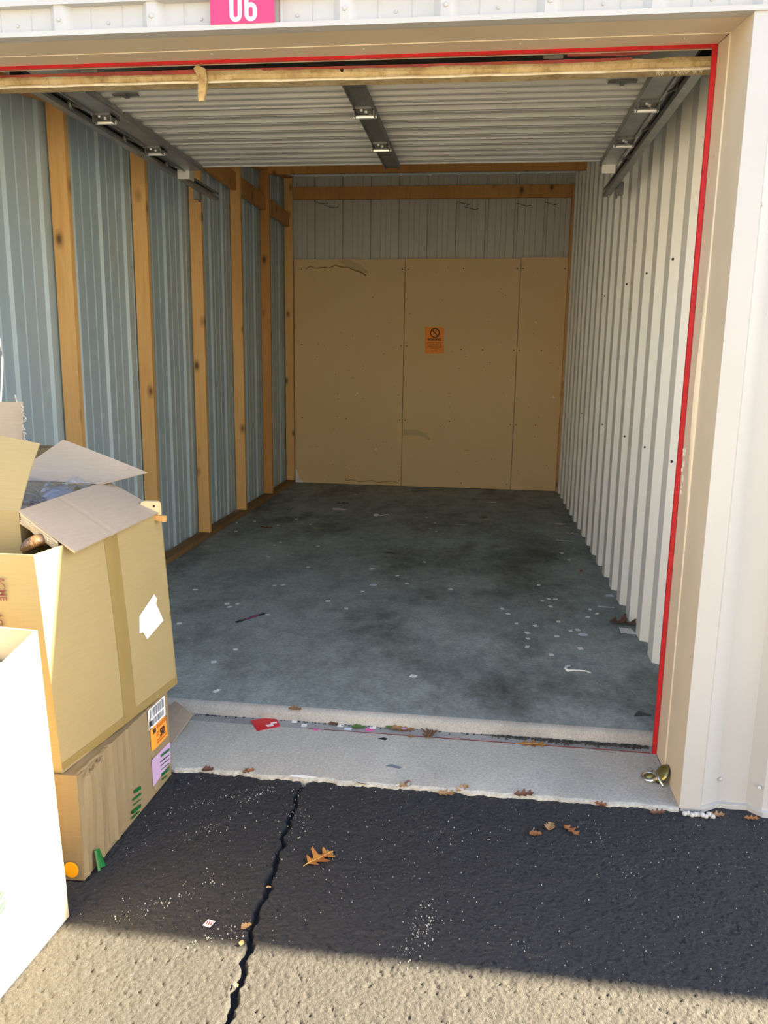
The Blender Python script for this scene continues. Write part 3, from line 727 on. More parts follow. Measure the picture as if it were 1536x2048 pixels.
def carton_body(root, name, Fb, Kb, Kt, Ft, wx, mat, th=.005, fx=None, ff=None, floor_=True, skipback=False):
    """box body from its +X face corners (front-bottom, back-bottom, back-top, front-top) and its width towards -X"""
    Fb, Kb, Kt, Ft = map(Vector, (Fb, Kb, Kt, Ft)); D = Vector(wx)
    m = MB()
    m.slab(Fb, Kb, Kt, Ft, th, 48, 24, fx)
    m.slab(Fb+D, Fb, Ft, Ft+D, th, 36, 16, ff)
    m.slab(Kb, Kb+D, Kt+D, Kt, th)
    m.slab(Kb+D, Fb+D, Ft+D, Kt+D, th)
    if floor_: m.slab(Fb+D, Kb+D, Kb, Fb, th)
    return put(name, m, mat, root)
# lower carton: crushed brown box on the asphalt
A = [(-1.752,-.632,.004), (-1.734,-.046,.004), (-1.738,-.046,.316), (-1.758,-.625,.320)]
ca = empty('carton', (-2.0, -.34, .0), 'crushed brown carton on the asphalt under the tall taped carton', 'box')
def fxA(u, v):
    a = max(0, 1-u/.62)
    cre = -.012*math.exp(-((u-.27-.03*v)/.012)**2)*min(1, v*1.6)
    cr2 = -.006*math.exp(-((u-.80+.05*v)/.010)**2)
    top = -.010*max(0, v-.86)/.14*max(0, 1-abs(u-.14)/.16)
    return a*.019*(vn(u*26+.7*v, v*1.4, 3)-.5) + a*.008*(vn(u*60, v*2.2, 5)-.5) + cre + cr2 + top
def ffA(u, v): return .004*(vn(u*22, v*2, 9)-.5) - .003*math.exp(-((u-.90)/.008)**2) - .003*math.exp(-((u-.955)/.008)**2)
body = carton_body(ca, 'body', A[0], A[1], A[2], A[3], (-.56, -.03, 0), 'kraft2', .005, fxA, ffA)
sl_ = patch('shipping_label', A, .735, .955, .76, .985, 'paper', ca, .002, f=fxA)
m_ = MB(); nA = Vector((1, -.03, 0))
for (u0, u1, v0, v1) in [(.75+.0135*k, .75+.0135*k+(.003+.006*random.random()), .875, .975) for k in range(14)] + [(.775+.015*k, .775+.015*k+(.004+.006*random.random()), .785, .855) for k in range(11)]:
    P = [lerp4(A, u, v) + nA*(.0034+fxA(u, v)) for u, v in ((u0, v0), (u1, v0), (u1, v1), (u0, v1))]; m_.prism(P, nA*-.0004)
put('barcode', m_, 'inkg', sl_)
decal('label_mark', A, [(.752,.79),(.785,.79),(.785,.845),(.752,.845)], 'ink', sl_, .0034, f=fxA)
ol_ = patch('orange_label', A, .775, .968, .50, .755, 'orange', ca, .0022, f=fxA, skew=-.02)
def onA(u, v, o=.0042): return lerp4(A, u, v) + nA*o
Ru = Vector(A[1])-Vector(A[0]); Uu = Vector(A[3])-Vector(A[0])
text('label_number', '50', 'ink', ol_, onA(.895, .625), Ru, Uu, .036, .95, .001)
text('label_number', '50', 'ink', ol_, onA(.795, .71), Ru, Uu, .022, .95, .001)
m_ = MB()
for v in (.735, .712, .66, .63, .575, .545):
    u = .83 if v > .7 else .825
    ue = .955 if v > .7 else (.85 if v > .6 else .95)
    while u < ue:
        L = .012+.02*random.random(); P = [onA(a, b) for a, b in ((u, v-.006), (min(u+L, ue), v-.006), (min(u+L, ue), v+.006), (u, v+.006))]; m_.prism(P, nA*-.0004); u += L+.006
put('small_print', m_, 'inko', ol_)
decal('lilac_sheet', A, [(.752,.11),(.985,.165),(.995,.405),(.745,.42)], 'lilac', ca, .0022, f=lambda u, v: 0)
def stripes(name, lst, off):
    m_ = MB()
    for (u0, u1, v, hgt, sl) in lst:
        P = [onA(a, b, off) for a, b in ((u0, v), (u1, v-sl), (u1, v-sl+hgt), (u0, v+hgt))]; m_.prism(P, nA*-.0005)
    return put(name, m_, 'green', ca)
stripes('green_tape', [(.86,.975,.345,.030,.03),(.85,.965,.295,.012,.03),(.85,.965,.25,.010,.03),(.855,.96,.20,.010,.03),(.855,.96,.125,.035,.03),(.86,.93,.075,.014,.02)], .0042)
stripes('green_tape', [(.52,.595,.285,.035,.03),(.50,.595,.225,.020,.03),(.495,.59,.175,.010,.03),(.48,.585,.10,.035,.035),(.47,.56,.055,.015,.02)], .0055)
put('green_tape', MB().slab((-1.747,-.590,.006), (-1.742,-.556,.004), (-1.745,-.562,.060), (-1.749,-.580,.062), .0008, 6, 6, lambda u, v: .004+.012*(1-v)+.004*math.sin(9*u)), 'green', ca)
n2 = Vector((0, -1, 0))
pts = [Vector((-1.752-.033+.022*math.cos(q), -.6395, .040+.024*math.sin(q))) for q in np.linspace(0, 2*math.pi, 25)[:-1]]
put('round_sticker', MB().prism(pts, (0, -.0006, 0)), 'orange2', ca)
put('top_flap', MB().slab((-2.30,-.655,.311), (-1.760,-.622,.315), (-1.742,-.05,.312), (-2.29,-.08,.310), .004, 20, 20, lambda u, v: .006*(vn(u*14, v*12, 8)-.5)*(1 if u > .7 else 0)), 'kraft2', ca)
m_ = MB()
for k in range(9):
    p = Vector((-1.752+.004*rng.random(), -.60+.11*rng.random(), .30+.012*rng.random()))
    q = [p + Vector((.006*(rng.random()-.2), .03*(rng.random()-.5), .018*(rng.random()-.5))) for _ in range(4)]
    m_.add([p, *q], [(0,1,2),(0,2,3),(0,3,4),(1,2,3)])
put('torn_edge', m_, 'kraft2', ca)

# tall carton standing on it
B = [(-1.806,-.613,.317), (-1.728,.020,.317), (-1.755,.000,.935), (-1.845,-.612,.935)]
cb = empty('carton', (-2.05, -.30, .317), 'tall tan carton with a vertical tape strip and torn white paper', 'box')
def fxB(u, v):
    return -.0015*math.exp(-((v-(.30+.12*u))/.006)**2) - .0018*math.exp(-((v-(.10+.02*u))/.006)**2) + .004*math.sin(3.1*u)*math.sin(3.1*v) - .012*max(0, .06-v)*4*max(0, 1-abs(u-.05)/.2)
def ffB(u, v):
    return .006*math.sin(3.1*u)*math.sin(3.1*v) - .004*math.exp(-((v-.885)/.008)**2) + .003*math.exp(-((v-.905)/.008)**2) + .0025*math.sin(u*17+3*v)*math.sin(v*9+u*5)
DB = Vector((-.56, -.035, .0))
carton_body(cb, 'body', B[0], B[1], B[2], B[3], DB, 'kraft', .006, fxB, ffB)
patch('tape', B, .478, .585, .0, .985, 'tape', cb, .0012, f=fxB, nv=20)
patch('tape', B, 0.0, 1.0, .0, .045, 'tape', cb, .0010, f=fxB, nu=20)
decal('torn_paper', B, [(.845,.581),(.871,.545),(.855,.525),(.91,.411),(.739,.363),(.71,.412),(.677,.418),(.691,.505)], 'paper', cb, .0052, f=lambda u, v: 0)
Fr = Vector(B[0]); Rn = -DB.normalized(); Up = (Vector(B[3])-Fr)
def onBf(u, v, o=.009): return Fr + DB*u + Up*v + Vector((-.06, -1, .0)).normalized()*o
text('lettering', 'ACME', 'inkb', cb, onBf(.168, .850), -Up, Rn, .026, .95, .0002)
text('lettering', 'ACME', 'inkb', cb, onBf(.205, .690), -Up, Rn, .026, .95, .0002)
# open carton wedged into the tall one
cdn = empty('carton', (-2.15, -.25, .55), 'open carton with splayed flaps and plastic bag wedged in the tall carton', 'box')
D = [(-1.965,-.460,.56), (-1.965,-.020,.56), (-1.970,-.015,1.024), (-1.970,-.467,1.020)]
carton_body(cdn, 'body', D[0], D[1], D[2], D[3], (-.34, 0, 0), 'kraft', .005, None, lambda u, v: .004*math.sin(3.1*v))
put('flap', MB().slab((-2.32,-.467,1.022), (-1.969,-.467,1.020), (-1.957,-.362,1.199), (-2.33,-.37,1.262), .004, 10, 8, lambda u, v: .006*math.sin(3.1*v)), 'kraft', cdn)
def ff2(u, v): return .003*math.sin(3*u)*math.sin(3*v) - .002*math.exp(-((u-.40)/.008)**2)
put('flap', MB().slab((-1.970,-.467,1.022), (-1.790,-.505,.920), (-1.748,-.008,.942), (-1.970,.06,1.028), .005, 16, 30, lambda u, v: ff2(v, u)), 'kraft3', cdn)
put('flap', MB().slab((-2.30,-.012,1.030), (-1.958,-.012,1.026), (-1.840,.100,1.054), (-2.146,.105,1.160), .004, 8, 8, lambda u, v: .004*math.sin(3*u)), 'kraft3', cdn)
m_ = MB()   # torn layered edge below the side flap
for k in range(5):
    q = .012*k
    m_.tube([(-1.965+.03*t, -.470-.006*t+.004*math.sin(t*3+k), 1.012-q*.5-.018*t) for t in range(5)], .0035, 5)
put('torn_edge', m_, 'kraft4', cdn)
# bag of things in it
bag = empty('plastic_bag', (-2.10, -.24, .90), 'clear crumpled plastic bag over dark contents in the open carton', 'bag')
m_ = MB(); nx, ny = 60, 70; vs = []; fs = []
for j in range(ny+1):
    for i in range(nx+1):
        u, v = i/nx, j/ny
        x = -2.30 + .318*u; y = -.450 + .42*v
        z = .955 + .075*v + .035*math.sin(3.1*u)*math.sin(3.1*v) + .030*(vn(u*7, v*9, 4)-.5) + .022*abs(math.sin(9*u+7*v+3*vn(u*4, v*4, 2)))*(.4+.6*v) - .03*(1-v)
        vs.append((x, y, z))
for j in range(ny):
    for i in range(nx): fs.append((j*(nx+1)+i, j*(nx+1)+i+1, (j+1)*(nx+1)+i+1, (j+1)*(nx+1)+i))
put('film', m_.add(vs, fs), 'film', bag, smooth=True)
def lump(name, c, r, mat, parent, seed=1, nu=16, nv=10):
    m_ = MB(); vs = []; fs = []
    for j in range(nv+1):
        for i in range(nu):
            a = 2*math.pi*i/nu; b = math.pi*j/nv
            k = 1 + .25*(vn(3*math.cos(a)+5, 3*b, seed)-.5)
            vs.append((c[0]+r[0]*k*math.sin(b)*math.cos(a), c[1]+r[1]*k*math.sin(b)*math.sin(a), c[2]+r[2]*k*math.cos(b)))
    for j in range(nv):
        for i in range(nu): fs.append((j*nu+i, j*nu+(i+1) % nu, (j+1)*nu+(i+1) % nu, (j+1)*nu+i))
    return put(name, m_.add(vs, fs), mat, parent, smooth=True)
lump('bundle', (-2.045, -.36, .90), (.06, .08, .065), 'cloth', bag, 1)
lump('bundle', (-2.10, -.20, .925), (.12, .16, .065), 'wrap', bag, 2)
lump('bundle', (-2.06, -.08, .955), (.075, .055, .07), 'bluec', bag, 3)
lump('bundle', (-2.22, -.36, .91), (.06, .09, .06), 'cloth', bag, 4)
lump('bundle', (-2.13, -.40, .90), (.06, .06, .06), 'wrap', bag, 6)
put('filler', MB().box(-2.30, -1.977, -.45, -.03, .57, .86), 'cloth', bag)
# wrapped piece tucked beside the open carton
wp = MB(); ptsw = [(-1.944,-.510,.916),(-1.938,-.506,.922),(-1.925,-.502,.934),(-1.908,-.494,.944),(-1.898,-.480,.946),(-1.892,-.45,.935),(-1.890,-.36,.90),(-1.89,-.28,.86)]
wp.tube(ptsw, .017, 12, [.35,.8,1,1.05,1,.95,.9,.6])
tag(put('wrapped_piece', wp, 'wrap', smooth=True), 'brown wrapped piece poking out beside the open carton', 'packing')
bd = empty('wooden_board', (-1.765, -.035, .86), 'pale wooden board with rounded corner behind the splayed flap', 'board')
def rr(x0, x1, z0, z1, r, y):
    out = [(x0, y, z0), (x1, y, z0)] + [(x1-r+r*math.cos(q), y, z1-r+r*math.sin(q)) for q in np.linspace(0, math.pi/2, 6)] + [(x0+r*math.cos(q), y, z1-r+r*math.sin(q)) for q in np.linspace(math.pi/2, math.pi, 6)]
    return [(a, b, max(c, z0)) for a, b, c in out]
bp_ = put('panel', MB().prism(rr(-1.80, -1.7475, .93, .977, .012, -.030), (0, .018, 0)), 'pine', bd)
put('hole_dark', MB().lathe([(.004, 0), (.004, .001), (0, .0012)], (-1.765, -.030, .962), (0, -1, 0), 8), 'ink', bp_)  # black disc paints the dark inside of a hole in the board
put('end_piece', MB().hexa([(-1.772,-.040,.918),(-1.722,-.046,.912),(-1.722,-.030,.912),(-1.772,-.030,.918),(-1.772,-.040,.934),(-1.722,-.046,.932),(-1.722,-.030,.932),(-1.772,-.030,.934)]), 'ply', bd)

# sunlit open carton nearest the road
Cc = [(-1.755,-1.34,.004), (-1.721,-.772,.004), (-1.732,-.804,.802), (-1.728,-1.34,.70)]
cc = empty('carton', (-2.0, -1.05, 0), 'open carton standing in full sun on the asphalt', 'box')
def fxC(u, v): return .010*math.sin(3.1*v)*math.sin(3.1*u) + .004*math.exp(-((v-.15)/.05)**2)*math.exp(-((u-.9)/.1)**2)
carton_body(cc, 'body', Cc[0], Cc[1], Cc[2], Cc[3], (-.52, .05, .0), 'kraft4', .006, fxC)
m_ = MB()
for k, (v, L) in enumerate(((.34, .05), (.30, .06), (.285, .045), (.33, .03))):
    u = .50+.01*k; P = [lerp4(Cc, a, b) + Vector((1, 0, 0))*.014 for a, b in ((u, v), (u+L, v+.012), (u+L, v+.016), (u, v+.004))]; m_.prism(P, (-.001, 0, 0))
put('pen_marks', m_, 'green', cc)
fm = put('packing_sheet', MB().slab((-2.20,-1.30,.66), (-1.755,-1.30,.63), (-1.748,-.835,.725), (-2.22,-.72,.735), .012, 6, 6, lambda u, v: .008*math.sin(5*u)), 'paper', None)
tag(fm, 'white packing sheet inside the sunlit carton', 'packing')

# carton behind, with a torn upright flap, and a cord above it
ce = empty('carton', (-2.35, .20, .012), 'brown carton with torn upright flap behind the open carton', 'box')
E_ = [(-2.285,.09,.013), (-2.285,.33,.013), (-2.290,.33,1.11), (-2.295,.09,1.11)]
carton_body(ce, 'body', E_[0], E_[1], E_[2], E_[3], (-.165, 0, 0), 'kraft2')
put('flap', MB().slab((-2.46,.09,1.105), (-2.296,.09,1.105), (-2.285,.098,1.288), (-2.455,.095,1.285), .004, 6, 6, lambda u, v: .005*math.sin(4*u)), 'kraft3', ce)
m_ = MB()
for k in range(11):
    z = 1.16 + .012*k; p = Vector((-2.286, .094, z)); pts = [p]
    for _ in range(4): p = p + Vector((.009*(rng.random()-.1), -.003*rng.random(), .016*(rng.random()-.55))); pts.append(p)
    m_.tube(pts, .0022, 4)
m_.tube([(-2.300,.092,1.285),(-2.303,.091,1.30),(-2.306,.091,1.312)], .0025, 4)
put('torn_fibres', m_, 'paperd', ce)
cdm = MB().tube([(-2.46,.22,1.11),(-2.466,.235,1.20),(-2.460,.25,1.30),(-2.452,.25,1.356),(-2.444,.25,1.43),(-2.447,.25,1.491),(-2.458,.25,1.54),(-2.464,.25,1.60),(-2.464,.25,1.66)], .004, 6)
tag(put('hanging_rope', cdm, 'cord', smooth=True), 'thin white rope arching up from the carton with torn flap', 'rope')

# ------------------------------------------------------------------ litter
def ngon(pts, z=0, th=.0008):
    return MB().prism([(x, y, z) for x, y in pts], (0, 0, th))
def lay(name, pts, mat, loc, label, cat, rot=0, group=None, th=.0008, tilt=0):
    o = put(name, ngon(pts, 0, th), mat, None, origin=(0, 0, 0)); o.location = loc; o.rotation_euler = (tilt, 0, rot)
    return tag(o, label, cat, group)
CH = [(-1.98,5.54),(-2.47,4.71),(-2.29,4.17),(-2.62,4.0),(-2.75,3.91),(-2.65,3.58),(-2.38,3.88),(-2.12,3.97),(-2.2,3.27),(-2.22,3.17),(-2.17,2.81),(-1.83,2.59),(-1.89,3.2),(-1.4,2.62),(-1.21,2.48),(-1.06,2.87),(-1.07,4.23),(-1.1,4.01),(-1.04,3.89),(-1.16,4.48),(-0.04,3.12),(-0.07,3.31),(-0.3,2.42),(-0.85,2.23),(-1.13,2.31),(-1.94,2.12),(-1.89,2.14),(-2.39,1.95),(-2.11,1.71),(-2.05,1.72),(-2.08,1.66),(-2.25,1.34),(-1.83,1.56),(-1.55,1.86),(-1.38,2.09),(-1.42,1.74),(-1.84,1.02),(-1.89,0.85),(-1.77,0.54),(-0.54,1.89),(-0.51,1.8),(-0.47,1.64),(-0.37,1.62),(-0.42,1.5),(-0.42,1.41),(-0.43,1.29),(-0.3,2.08),(-0.26,2.13),(-0.22,2.13),(-0.26,1.98),(-0.04,1.96),(-0.01,1.89),(-0.07,1.82),(-0.24,1.71),(-0.27,1.47),(-0.19,1.57),(-0.15,1.59),(-0.17,1.31),(-0.32,1.2)]
chip0 = None
for i, (x, y) in enumerate(CH):
    rz = random.uniform(-.5, .5); sc = (random.uniform(.75, 1.3), random.uniform(.7, 1.2), 1)
    if chip0 is None:
        chip0 = lay('paper_chip', [(-.011,-.016),(.011,-.015),(.012,.016),(-.010,.015)], 'paper', (x, y, ZF), 'small white paper chip lying on the dark concrete floor', 'paper', rz, 'white paper chips on the floor')
    else: clone(chip0, (x, y, ZF), (0, 0, rz), sc)
lay('torn_paper', [(-.055,-.05),(.05,-.06),(.075,.0),(-.03,.05),(-.07,.06)], 'paper', (-2.003, 4.71, ZF), 'larger torn white paper on the floor near the wallboard', 'paper')
lay('torn_paper', [(-.018,-.012),(.012,-.016),(.02,.008),(-.008,.02)], 'paper', (-.959, .833, ZF), 'torn white paper on the floor close behind the threshold', 'paper')
lay('torn_paper', [(-.02,-.02),(.02,-.024),(.024,.01),(.0,.026),(-.02,.012)], 'paperb', (-1.336, 2.242, ZF), 'crumpled bluish paper on a dark floor stain', 'paper')
lay('paper_oval', [(.026*math.cos(q), .020*math.sin(q)) for q in np.linspace(0, 2*math.pi, 17)[:-1]], 'paperb', (-.131, 1.52, ZF), 'oval white sticker among the chips on the floor', 'paper')
lay('paper_strip', [(-.055,-.014),(.055,-.02),(.055,.01),(-.055,.018)], 'paper', (-.575, 5.382, ZF), 'white paper strip on the floor near the wallboard', 'paper')
lay('paper_strip', [(-.045,-.008),(.045,-.014),(.045,.0),(-.045,.008)], 'paper', (-.85, 4.223, ZF), 'thin pale strip on the floor beside a small leaf', 'paper')
lay('paper_strip', [(-.065,.012),(-.02,-.004),(.065,-.020),(.065,-.006),(-.02,.010),(-.065,.026)], 'paper', (-.008, 3.74, ZF), 'long white strip on the floor by the cream ribbed wall', 'paper')
lay('paper_strip', [(-.05,.006),(.05,-.01),(.05,.004),(-.05,.018)], 'web', (-2.025, 3.829, ZF), 'grey paper strip on the floor beside a white chip', 'paper')
lay('paper_strip', [(-.045,.01),(.045,-.004),(.045,.006),(-.045,.02)], 'paper', (.06, 2.02, ZF), 'thin white strip at the foot of the cream ribbed wall', 'paper')
lay('paper_diamond', [(-.05,.0),(0,-.03),(.05,0),(0,.03)], 'paper', (.02, 4.41, ZF), 'white diamond shaped scrap by the foot of the ribbed wall', 'paper')
lay('paper_scrap', [(-.035,-.045),(.045,-.05),(.03,.04),(-.03,.05)], 'paper', (.105, 1.62, ZF), 'white paper under the brown leaf at the ribbed wall', 'paper')
lay('paper_scrap', [(-.025,-.02),(.025,-.02),(.02,.03),(-.02,.02)], 'paperb', (.115, 2.26, ZF), 'blue and white scrap at the foot of the ribbed wall', 'paper')
lay('pink_scrap', [(-.01,-.03),(.016,-.02),(.004,.04)], 'redold', (.009, 2.827, ZF), 'small dull pink scrap near the ribbed wall', 'paper')
lay('dark_scrap', [(-.045,-.012),(.04,-.02),(.045,.008),(-.03,.02)], 'black', (-1.327, 3.084, ZF), 'small dark scrap in the middle of the floor', 'scrap')
st_ = lay('black_strip', [(-1.952+1.9,1.398-1.48),(-1.846+1.9,1.569-1.48),(-1.860+1.9,1.580-1.48),(-1.968+1.9,1.412-1.48)], 'black', (-1.9, 1.48, ZF), 'black strip with pink print lying on the floor', 'strip', th=.002)
put('print', MB().tube([(-1.926+.013*k, 1.449+.021*k+.006*math.sin(k*2), ZF+.0026) for k in range(5)], .0012, 4), 'pinkp', st_)
lay('black_triangle', [(-.028,-.02+.0),(.043,-.002),(-.0,.034),(-.02,.0)], 'black', (-.017, .585, ZF), 'black plastic triangle on the floor by the red jamb', 'scrap', th=.002)
rg = MB(); rg.tube([(-1.62+.020*math.cos(q), 4.476+.030*math.sin(q), ZF+.004) for q in np.linspace(0, 2*math.pi, 17)], .005, 6)
ring = tag(put('cord_ring', rg, 'cord', smooth=True), 'white ring with a curly tail on the floor', 'ring')
put('tail', MB().tube([(-1.60, 4.476, ZF+.004), (-1.565, 4.465, ZF+.003), (-1.545, 4.50, ZF+.003), (-1.53, 4.53, ZF+.003), (-1.51, 4.51, ZF+.003)], .003, 5), 'cord', ring)
hk = MB().tube([(-.245,1.055,ZF+.006),(-.262,1.045,ZF+.006),(-.272,1.02,ZF+.006),(-.262,.995,ZF+.006),(-.245,1.0,ZF+.006),(-.205,1.01,ZF+.005),(-.18,1.01,ZF+.004),(-.16,.99,ZF+.004)], .0045, 6, [1,1.4,1.4,1.4,1.1,.6,.6,.5])
tag(put('white_hook', hk, 'cord', smooth=True), 'white plastic hook with a thin tail on the floor', 'hook')

# leaves: lobed outlines, slightly curled
def leaf_mesh(name, lobes, L, mat, curl=.2, vein=True):
    """lobes: (t, half width) along the midrib; alternate tips and sinuses"""
    R = [(t*L, w*L) for t, w in lobes]
    left = [(x, y) for x, y in R]; m_ = MB(); vs = []; fs = []
    n = len(R)
    def zf(x, y): return .003 + curl*(y*y*2.2/L + .25*(x-L*.5)**2/L) + .006*L*math.sin(40*x/L*.3+y*60)
    for x, y in R: vs += [(x, 0, zf(x, 0)), (x + .15*y, y, zf(x, y)), (x + .15*y, -y*.92, zf(x, y))]
    for k in range(n-1):
        a, b = 3*k, 3*k+3
        fs += [(a, b, b+1, a+1), (b, a, a+2, b+2)]
    m_.add(vs, fs)
    o = put(name, m_, mat, None, origin=(0, 0, 0))
    sm = o.modifiers.new('thickness', 'SOLIDIFY'); sm.thickness = .0008
    if vein:
        put('vein', MB().tube([(-.16*L, 0, .002)] + [(x, 0, zf(x, 0)+.0006) for x, _ in R], .011*L, 4, [1.3]*3+[1.0]*(n-2)), 'vein', o)
    return o
OAK = [(0,.012),(.05,.10),(.12,.30),(.17,.34),(.22,.12),(.30,.13),(.40,.46),(.47,.50),(.52,.16),(.58,.09),(.66,.10),(.74,.28),(.82,.34),(.83,.12),(.90,.09),(1.0,.012)]
OAK2 = [(0,.01),(.08,.08),(.18,.20),(.24,.22),(.28,.09),(.38,.10),(.48,.26),(.55,.28),(.58,.10),(.68,.09),(.78,.20),(.84,.22),(.87,.09),(1.0,.01)]
TORN = [(0,.02),(.1,.22),(.3,.40),(.42,.26),(.55,.34),(.7,.16),(.86,.24),(1.0,.02)]
def leaf(name, lob, L, mat, loc, rot, label, curl=.2, group=None, vein=True, tilt=(0, 0)):
    o = leaf_mesh(name, lob, L, mat, curl, vein); o.location = loc; o.rotation_euler = (tilt[0], tilt[1], rot)
    return tag(o, label, 'leaf', group)
leaf('oak_leaf', OAK, .092, 'leafy', (-1.150, -.470, .003), math.radians(48), 'golden brown oak leaf lying alone on the dark asphalt')
G3 = 'three small dry leaves on the asphalt'
leaf('dry_leaf', TORN, .040, 'leaf', (-.500, -.222, .002), .2, 'smallest of three dry leaves on the asphalt', group=G3, vein=False)
leaf('dry_leaf', TORN, .046, 'leaf2', (-.438, -.195, .002), 1.3, 'pale curled leaf between two browner ones on the asphalt', .5, G3, False)
leaf('dry_leaf', OAK2, .062, 'leaf', (-.388, -.160, .002), -.85, 'narrow orange brown leaf on the asphalt near the padlock', .5, G3, False)
EL = {'leaf3': 'dark brown curled leaf caught along the edge of the concrete', 'leaf': 'orange brown leaf caught along the edge of the concrete', 'leaf2': 'pale tan leaf caught along the edge of the concrete'}
for (x, y, L, rz_, mt, z) in ((-1.636,-.010,.034,.1,'leaf3',.006),(-1.49,-.006,.036,.4,'leaf',.008),(-1.46,-.010,.028,2.2,'leaf3',.006),(-1.04,-.016,.034,3.0,'leaf3',.004),(-.95,-.012,.038,.1,'leaf2',.005),(-.905,-.012,.028,1.4,'leaf3',.006),(-.80,-.030,.050,-.1,'leaf2',.003),(-.735,-.014,.044,.7,'leaf2',.006),(-.54,-.010,.055,.1,'leaf3',.008),(-.275,-.018,.036,-.4,'leaf',.006),(-.10,-.045,.040,.1,'leaf3',.003),(.09,-.030,.040,.05,'leaf2',.003),(.20,-.030,.036,-.1,'leaf',.003)):
    leaf('edge_leaf', OAK2 if L > .035 else TORN, L*1.25, mt, (x, y, z), rz_, EL[mt], .5, {'leaf3': 'dark leaves along the concrete edge', 'leaf': 'orange leaves along the concrete edge', 'leaf2': 'pale leaves along the concrete edge'}[mt], False, (.2, -.1))
GC = 'leaf bits in the asphalt crack'
for (x, y, L, rz) in ((-1.262,-.752,.030,.8),(-1.245,-.81,.018,1.6),(-1.242,-.585,.014,.2),(-1.212,-.94,.015,2.4)):
    leaf('leaf_bit', TORN, L, 'leaf2', (x, y, .001), rz, 'small pale leaf bit caught in the asphalt crack', .4, GC, False)
RZ = .0125
leaf('oak_leaf', OAK2, .10, 'leafy', (-.505, .352, RZ), .05, 'golden lobed leaf lying on the red threshold line', .15)
leaf('oak_leaf', OAK, .075, 'leaf3', (-.860, .338, RZ), 1.35, 'brown oak leaf on the threshold with its stem over the red line', .5)
leaf('dry_leaf', TORN, .07, 'leaf2', (-1.01, .395, RZ), .1, 'pale curled leaf in the leaf cluster on the threshold', .6, vein=False)
leaf('dry_leaf', OAK2, .065, 'leafy', (-.975, .385, RZ), .4, 'orange leaf in the leaf cluster on the threshold', .5, vein=False)
leaf('dry_leaf', TORN, .055, 'leafg', (-1.165, .392, RZ), .05, 'flat green leaf lying on the threshold', .15, vein=False)
leaf('dry_leaf', TORN, .032, 'leafg', (-1.03, .398, RZ+.003), .4, 'small green leaf behind the pale curled leaf', .3, vein=False)
leaf('dry_leaf', TORN, .040, 'leaf3', (-1.26, .400, RZ), .2, 'small brown leaf beside a white chip on the threshold', .5, vein=False)
leaf('dry_leaf', TORN, .030, 'leaf2', (-.935, .345, RZ), .0, 'small tan leaf on the concrete below the leaf cluster', .4, vein=False)
leaf('dry_leaf', TORN, .055, 'leaf2', (-1.43, .425, ZF-.005), .0, 'tan leaf scrap on the concrete lip behind the red card', .3, vein=False)
leaf('oak_leaf', OAK, .16, 'leaf3', (.035, 1.735, ZF+.005), -.15, 'large brown crumpled leaf at the foot of the cream ribbed wall', .35, vein=False)
leaf('dry_leaf', OAK2, .14, 'leaf3', (-2.09, 4.98, ZF), .1, 'brown leaf behind the larger torn white paper', .3, vein=False)
leaf('dry_leaf', OAK, .10, 'leaf2', (-.70, 4.52, ZF), .3, 'small tan leaf on the floor in front of the wallboard', .4, vein=False)
leaf('dry_leaf', OAK2, .10, 'leaf2', (-.90, 4.55, ZF), .1, 'thin lobed leaf beyond the thin pale strip on the floor', .4, vein=False)
leaf('dry_leaf', OAK2, .12, 'leaf3', (-2.51, 3.77, ZF), -.1, 'grey brown leaf on the floor near the studs', .3, vein=False)
leaf('dry_leaf', OAK2, .11, 'web', (.02, 4.02, ZF), -.2, 'crumbled grey leaf on the floor by the ribbed wall', .4, vein=False)
GT = 'small white tiles on the threshold'
for (x, y) in ((-1.354,.378),(-1.21,.398),(-1.08,.400),(-1.40,.405)):
    lay('paper_tile', [(-.011,-.012),(.011,-.011),(.011,.012),(-.011,.011)], 'paper', (x, y, RZ), 'small white square on the threshold among the leaves', 'paper', random.uniform(-.2, .2), GT)
lay('paper_tile', [(-.014,-.010),(.014,-.010),(.014,.010),(-.014,.010)], 'paperb', (-1.176, .375, RZ), 'small pale blue square on the threshold', 'paper')
lay('paper_tile', [(-.016,-.009),(.016,-.010),(.016,.010),(-.016,.010)], 'pinkp', (-1.09, .378, RZ), 'small bright pink square on the threshold', 'paper')
lay('paper_tile', [(-.010,-.008),(.010,-.009),(.010,.009),(-.010,.009)], 'lilac', (-.955, .398, RZ+.006), 'small lilac square in the leaf cluster', 'paper')
lay('paper_tile', [(-.009,-.007),(.010,-.006),(.009,.008),(-.009,.007)], 'pinkp', (-1.30, .347, RZ), 'tiny dull red scrap on the red threshold line', 'paper')
lay('tape_scrap', [(-.07,.012),(.05,-.006),(.055,.004),(-.06,.022)], 'recess', (-.20, .335, .0128), 'grey tape scrap beside the gap in the red line', 'tape')
lay('dark_twig', [(-.02,-.004),(.012,-.012),(.02,.002),(.004,.010)], 'black', (-1.03, .315, .0128), 'small dark leaf bit in front of the red line', 'leaf')
lay('dark_twig', [(-.03,-.008),(.022,-.02),(.03,-.008),(-.01,.008)], 'inkg', (-.963, .117, .0128), 'grey smear shaped scrap in the middle of the apron', 'scrap')
rc = lay('red_card', [(-.090,.022),(-.002,.072),(.040,-.008),(-.040,-.062)], 'redcard', (-1.485, .362, .013), 'glossy red card with a white sticker on the threshold', 'card', th=.0016)
put('sticker', MB().prism([(-1.503,.352,.0150),(-1.480,.366,.0150),(-1.470,.352,.0150),(-1.492,.338,.0150)], (0, 0, .0006)), 'paper', rc)
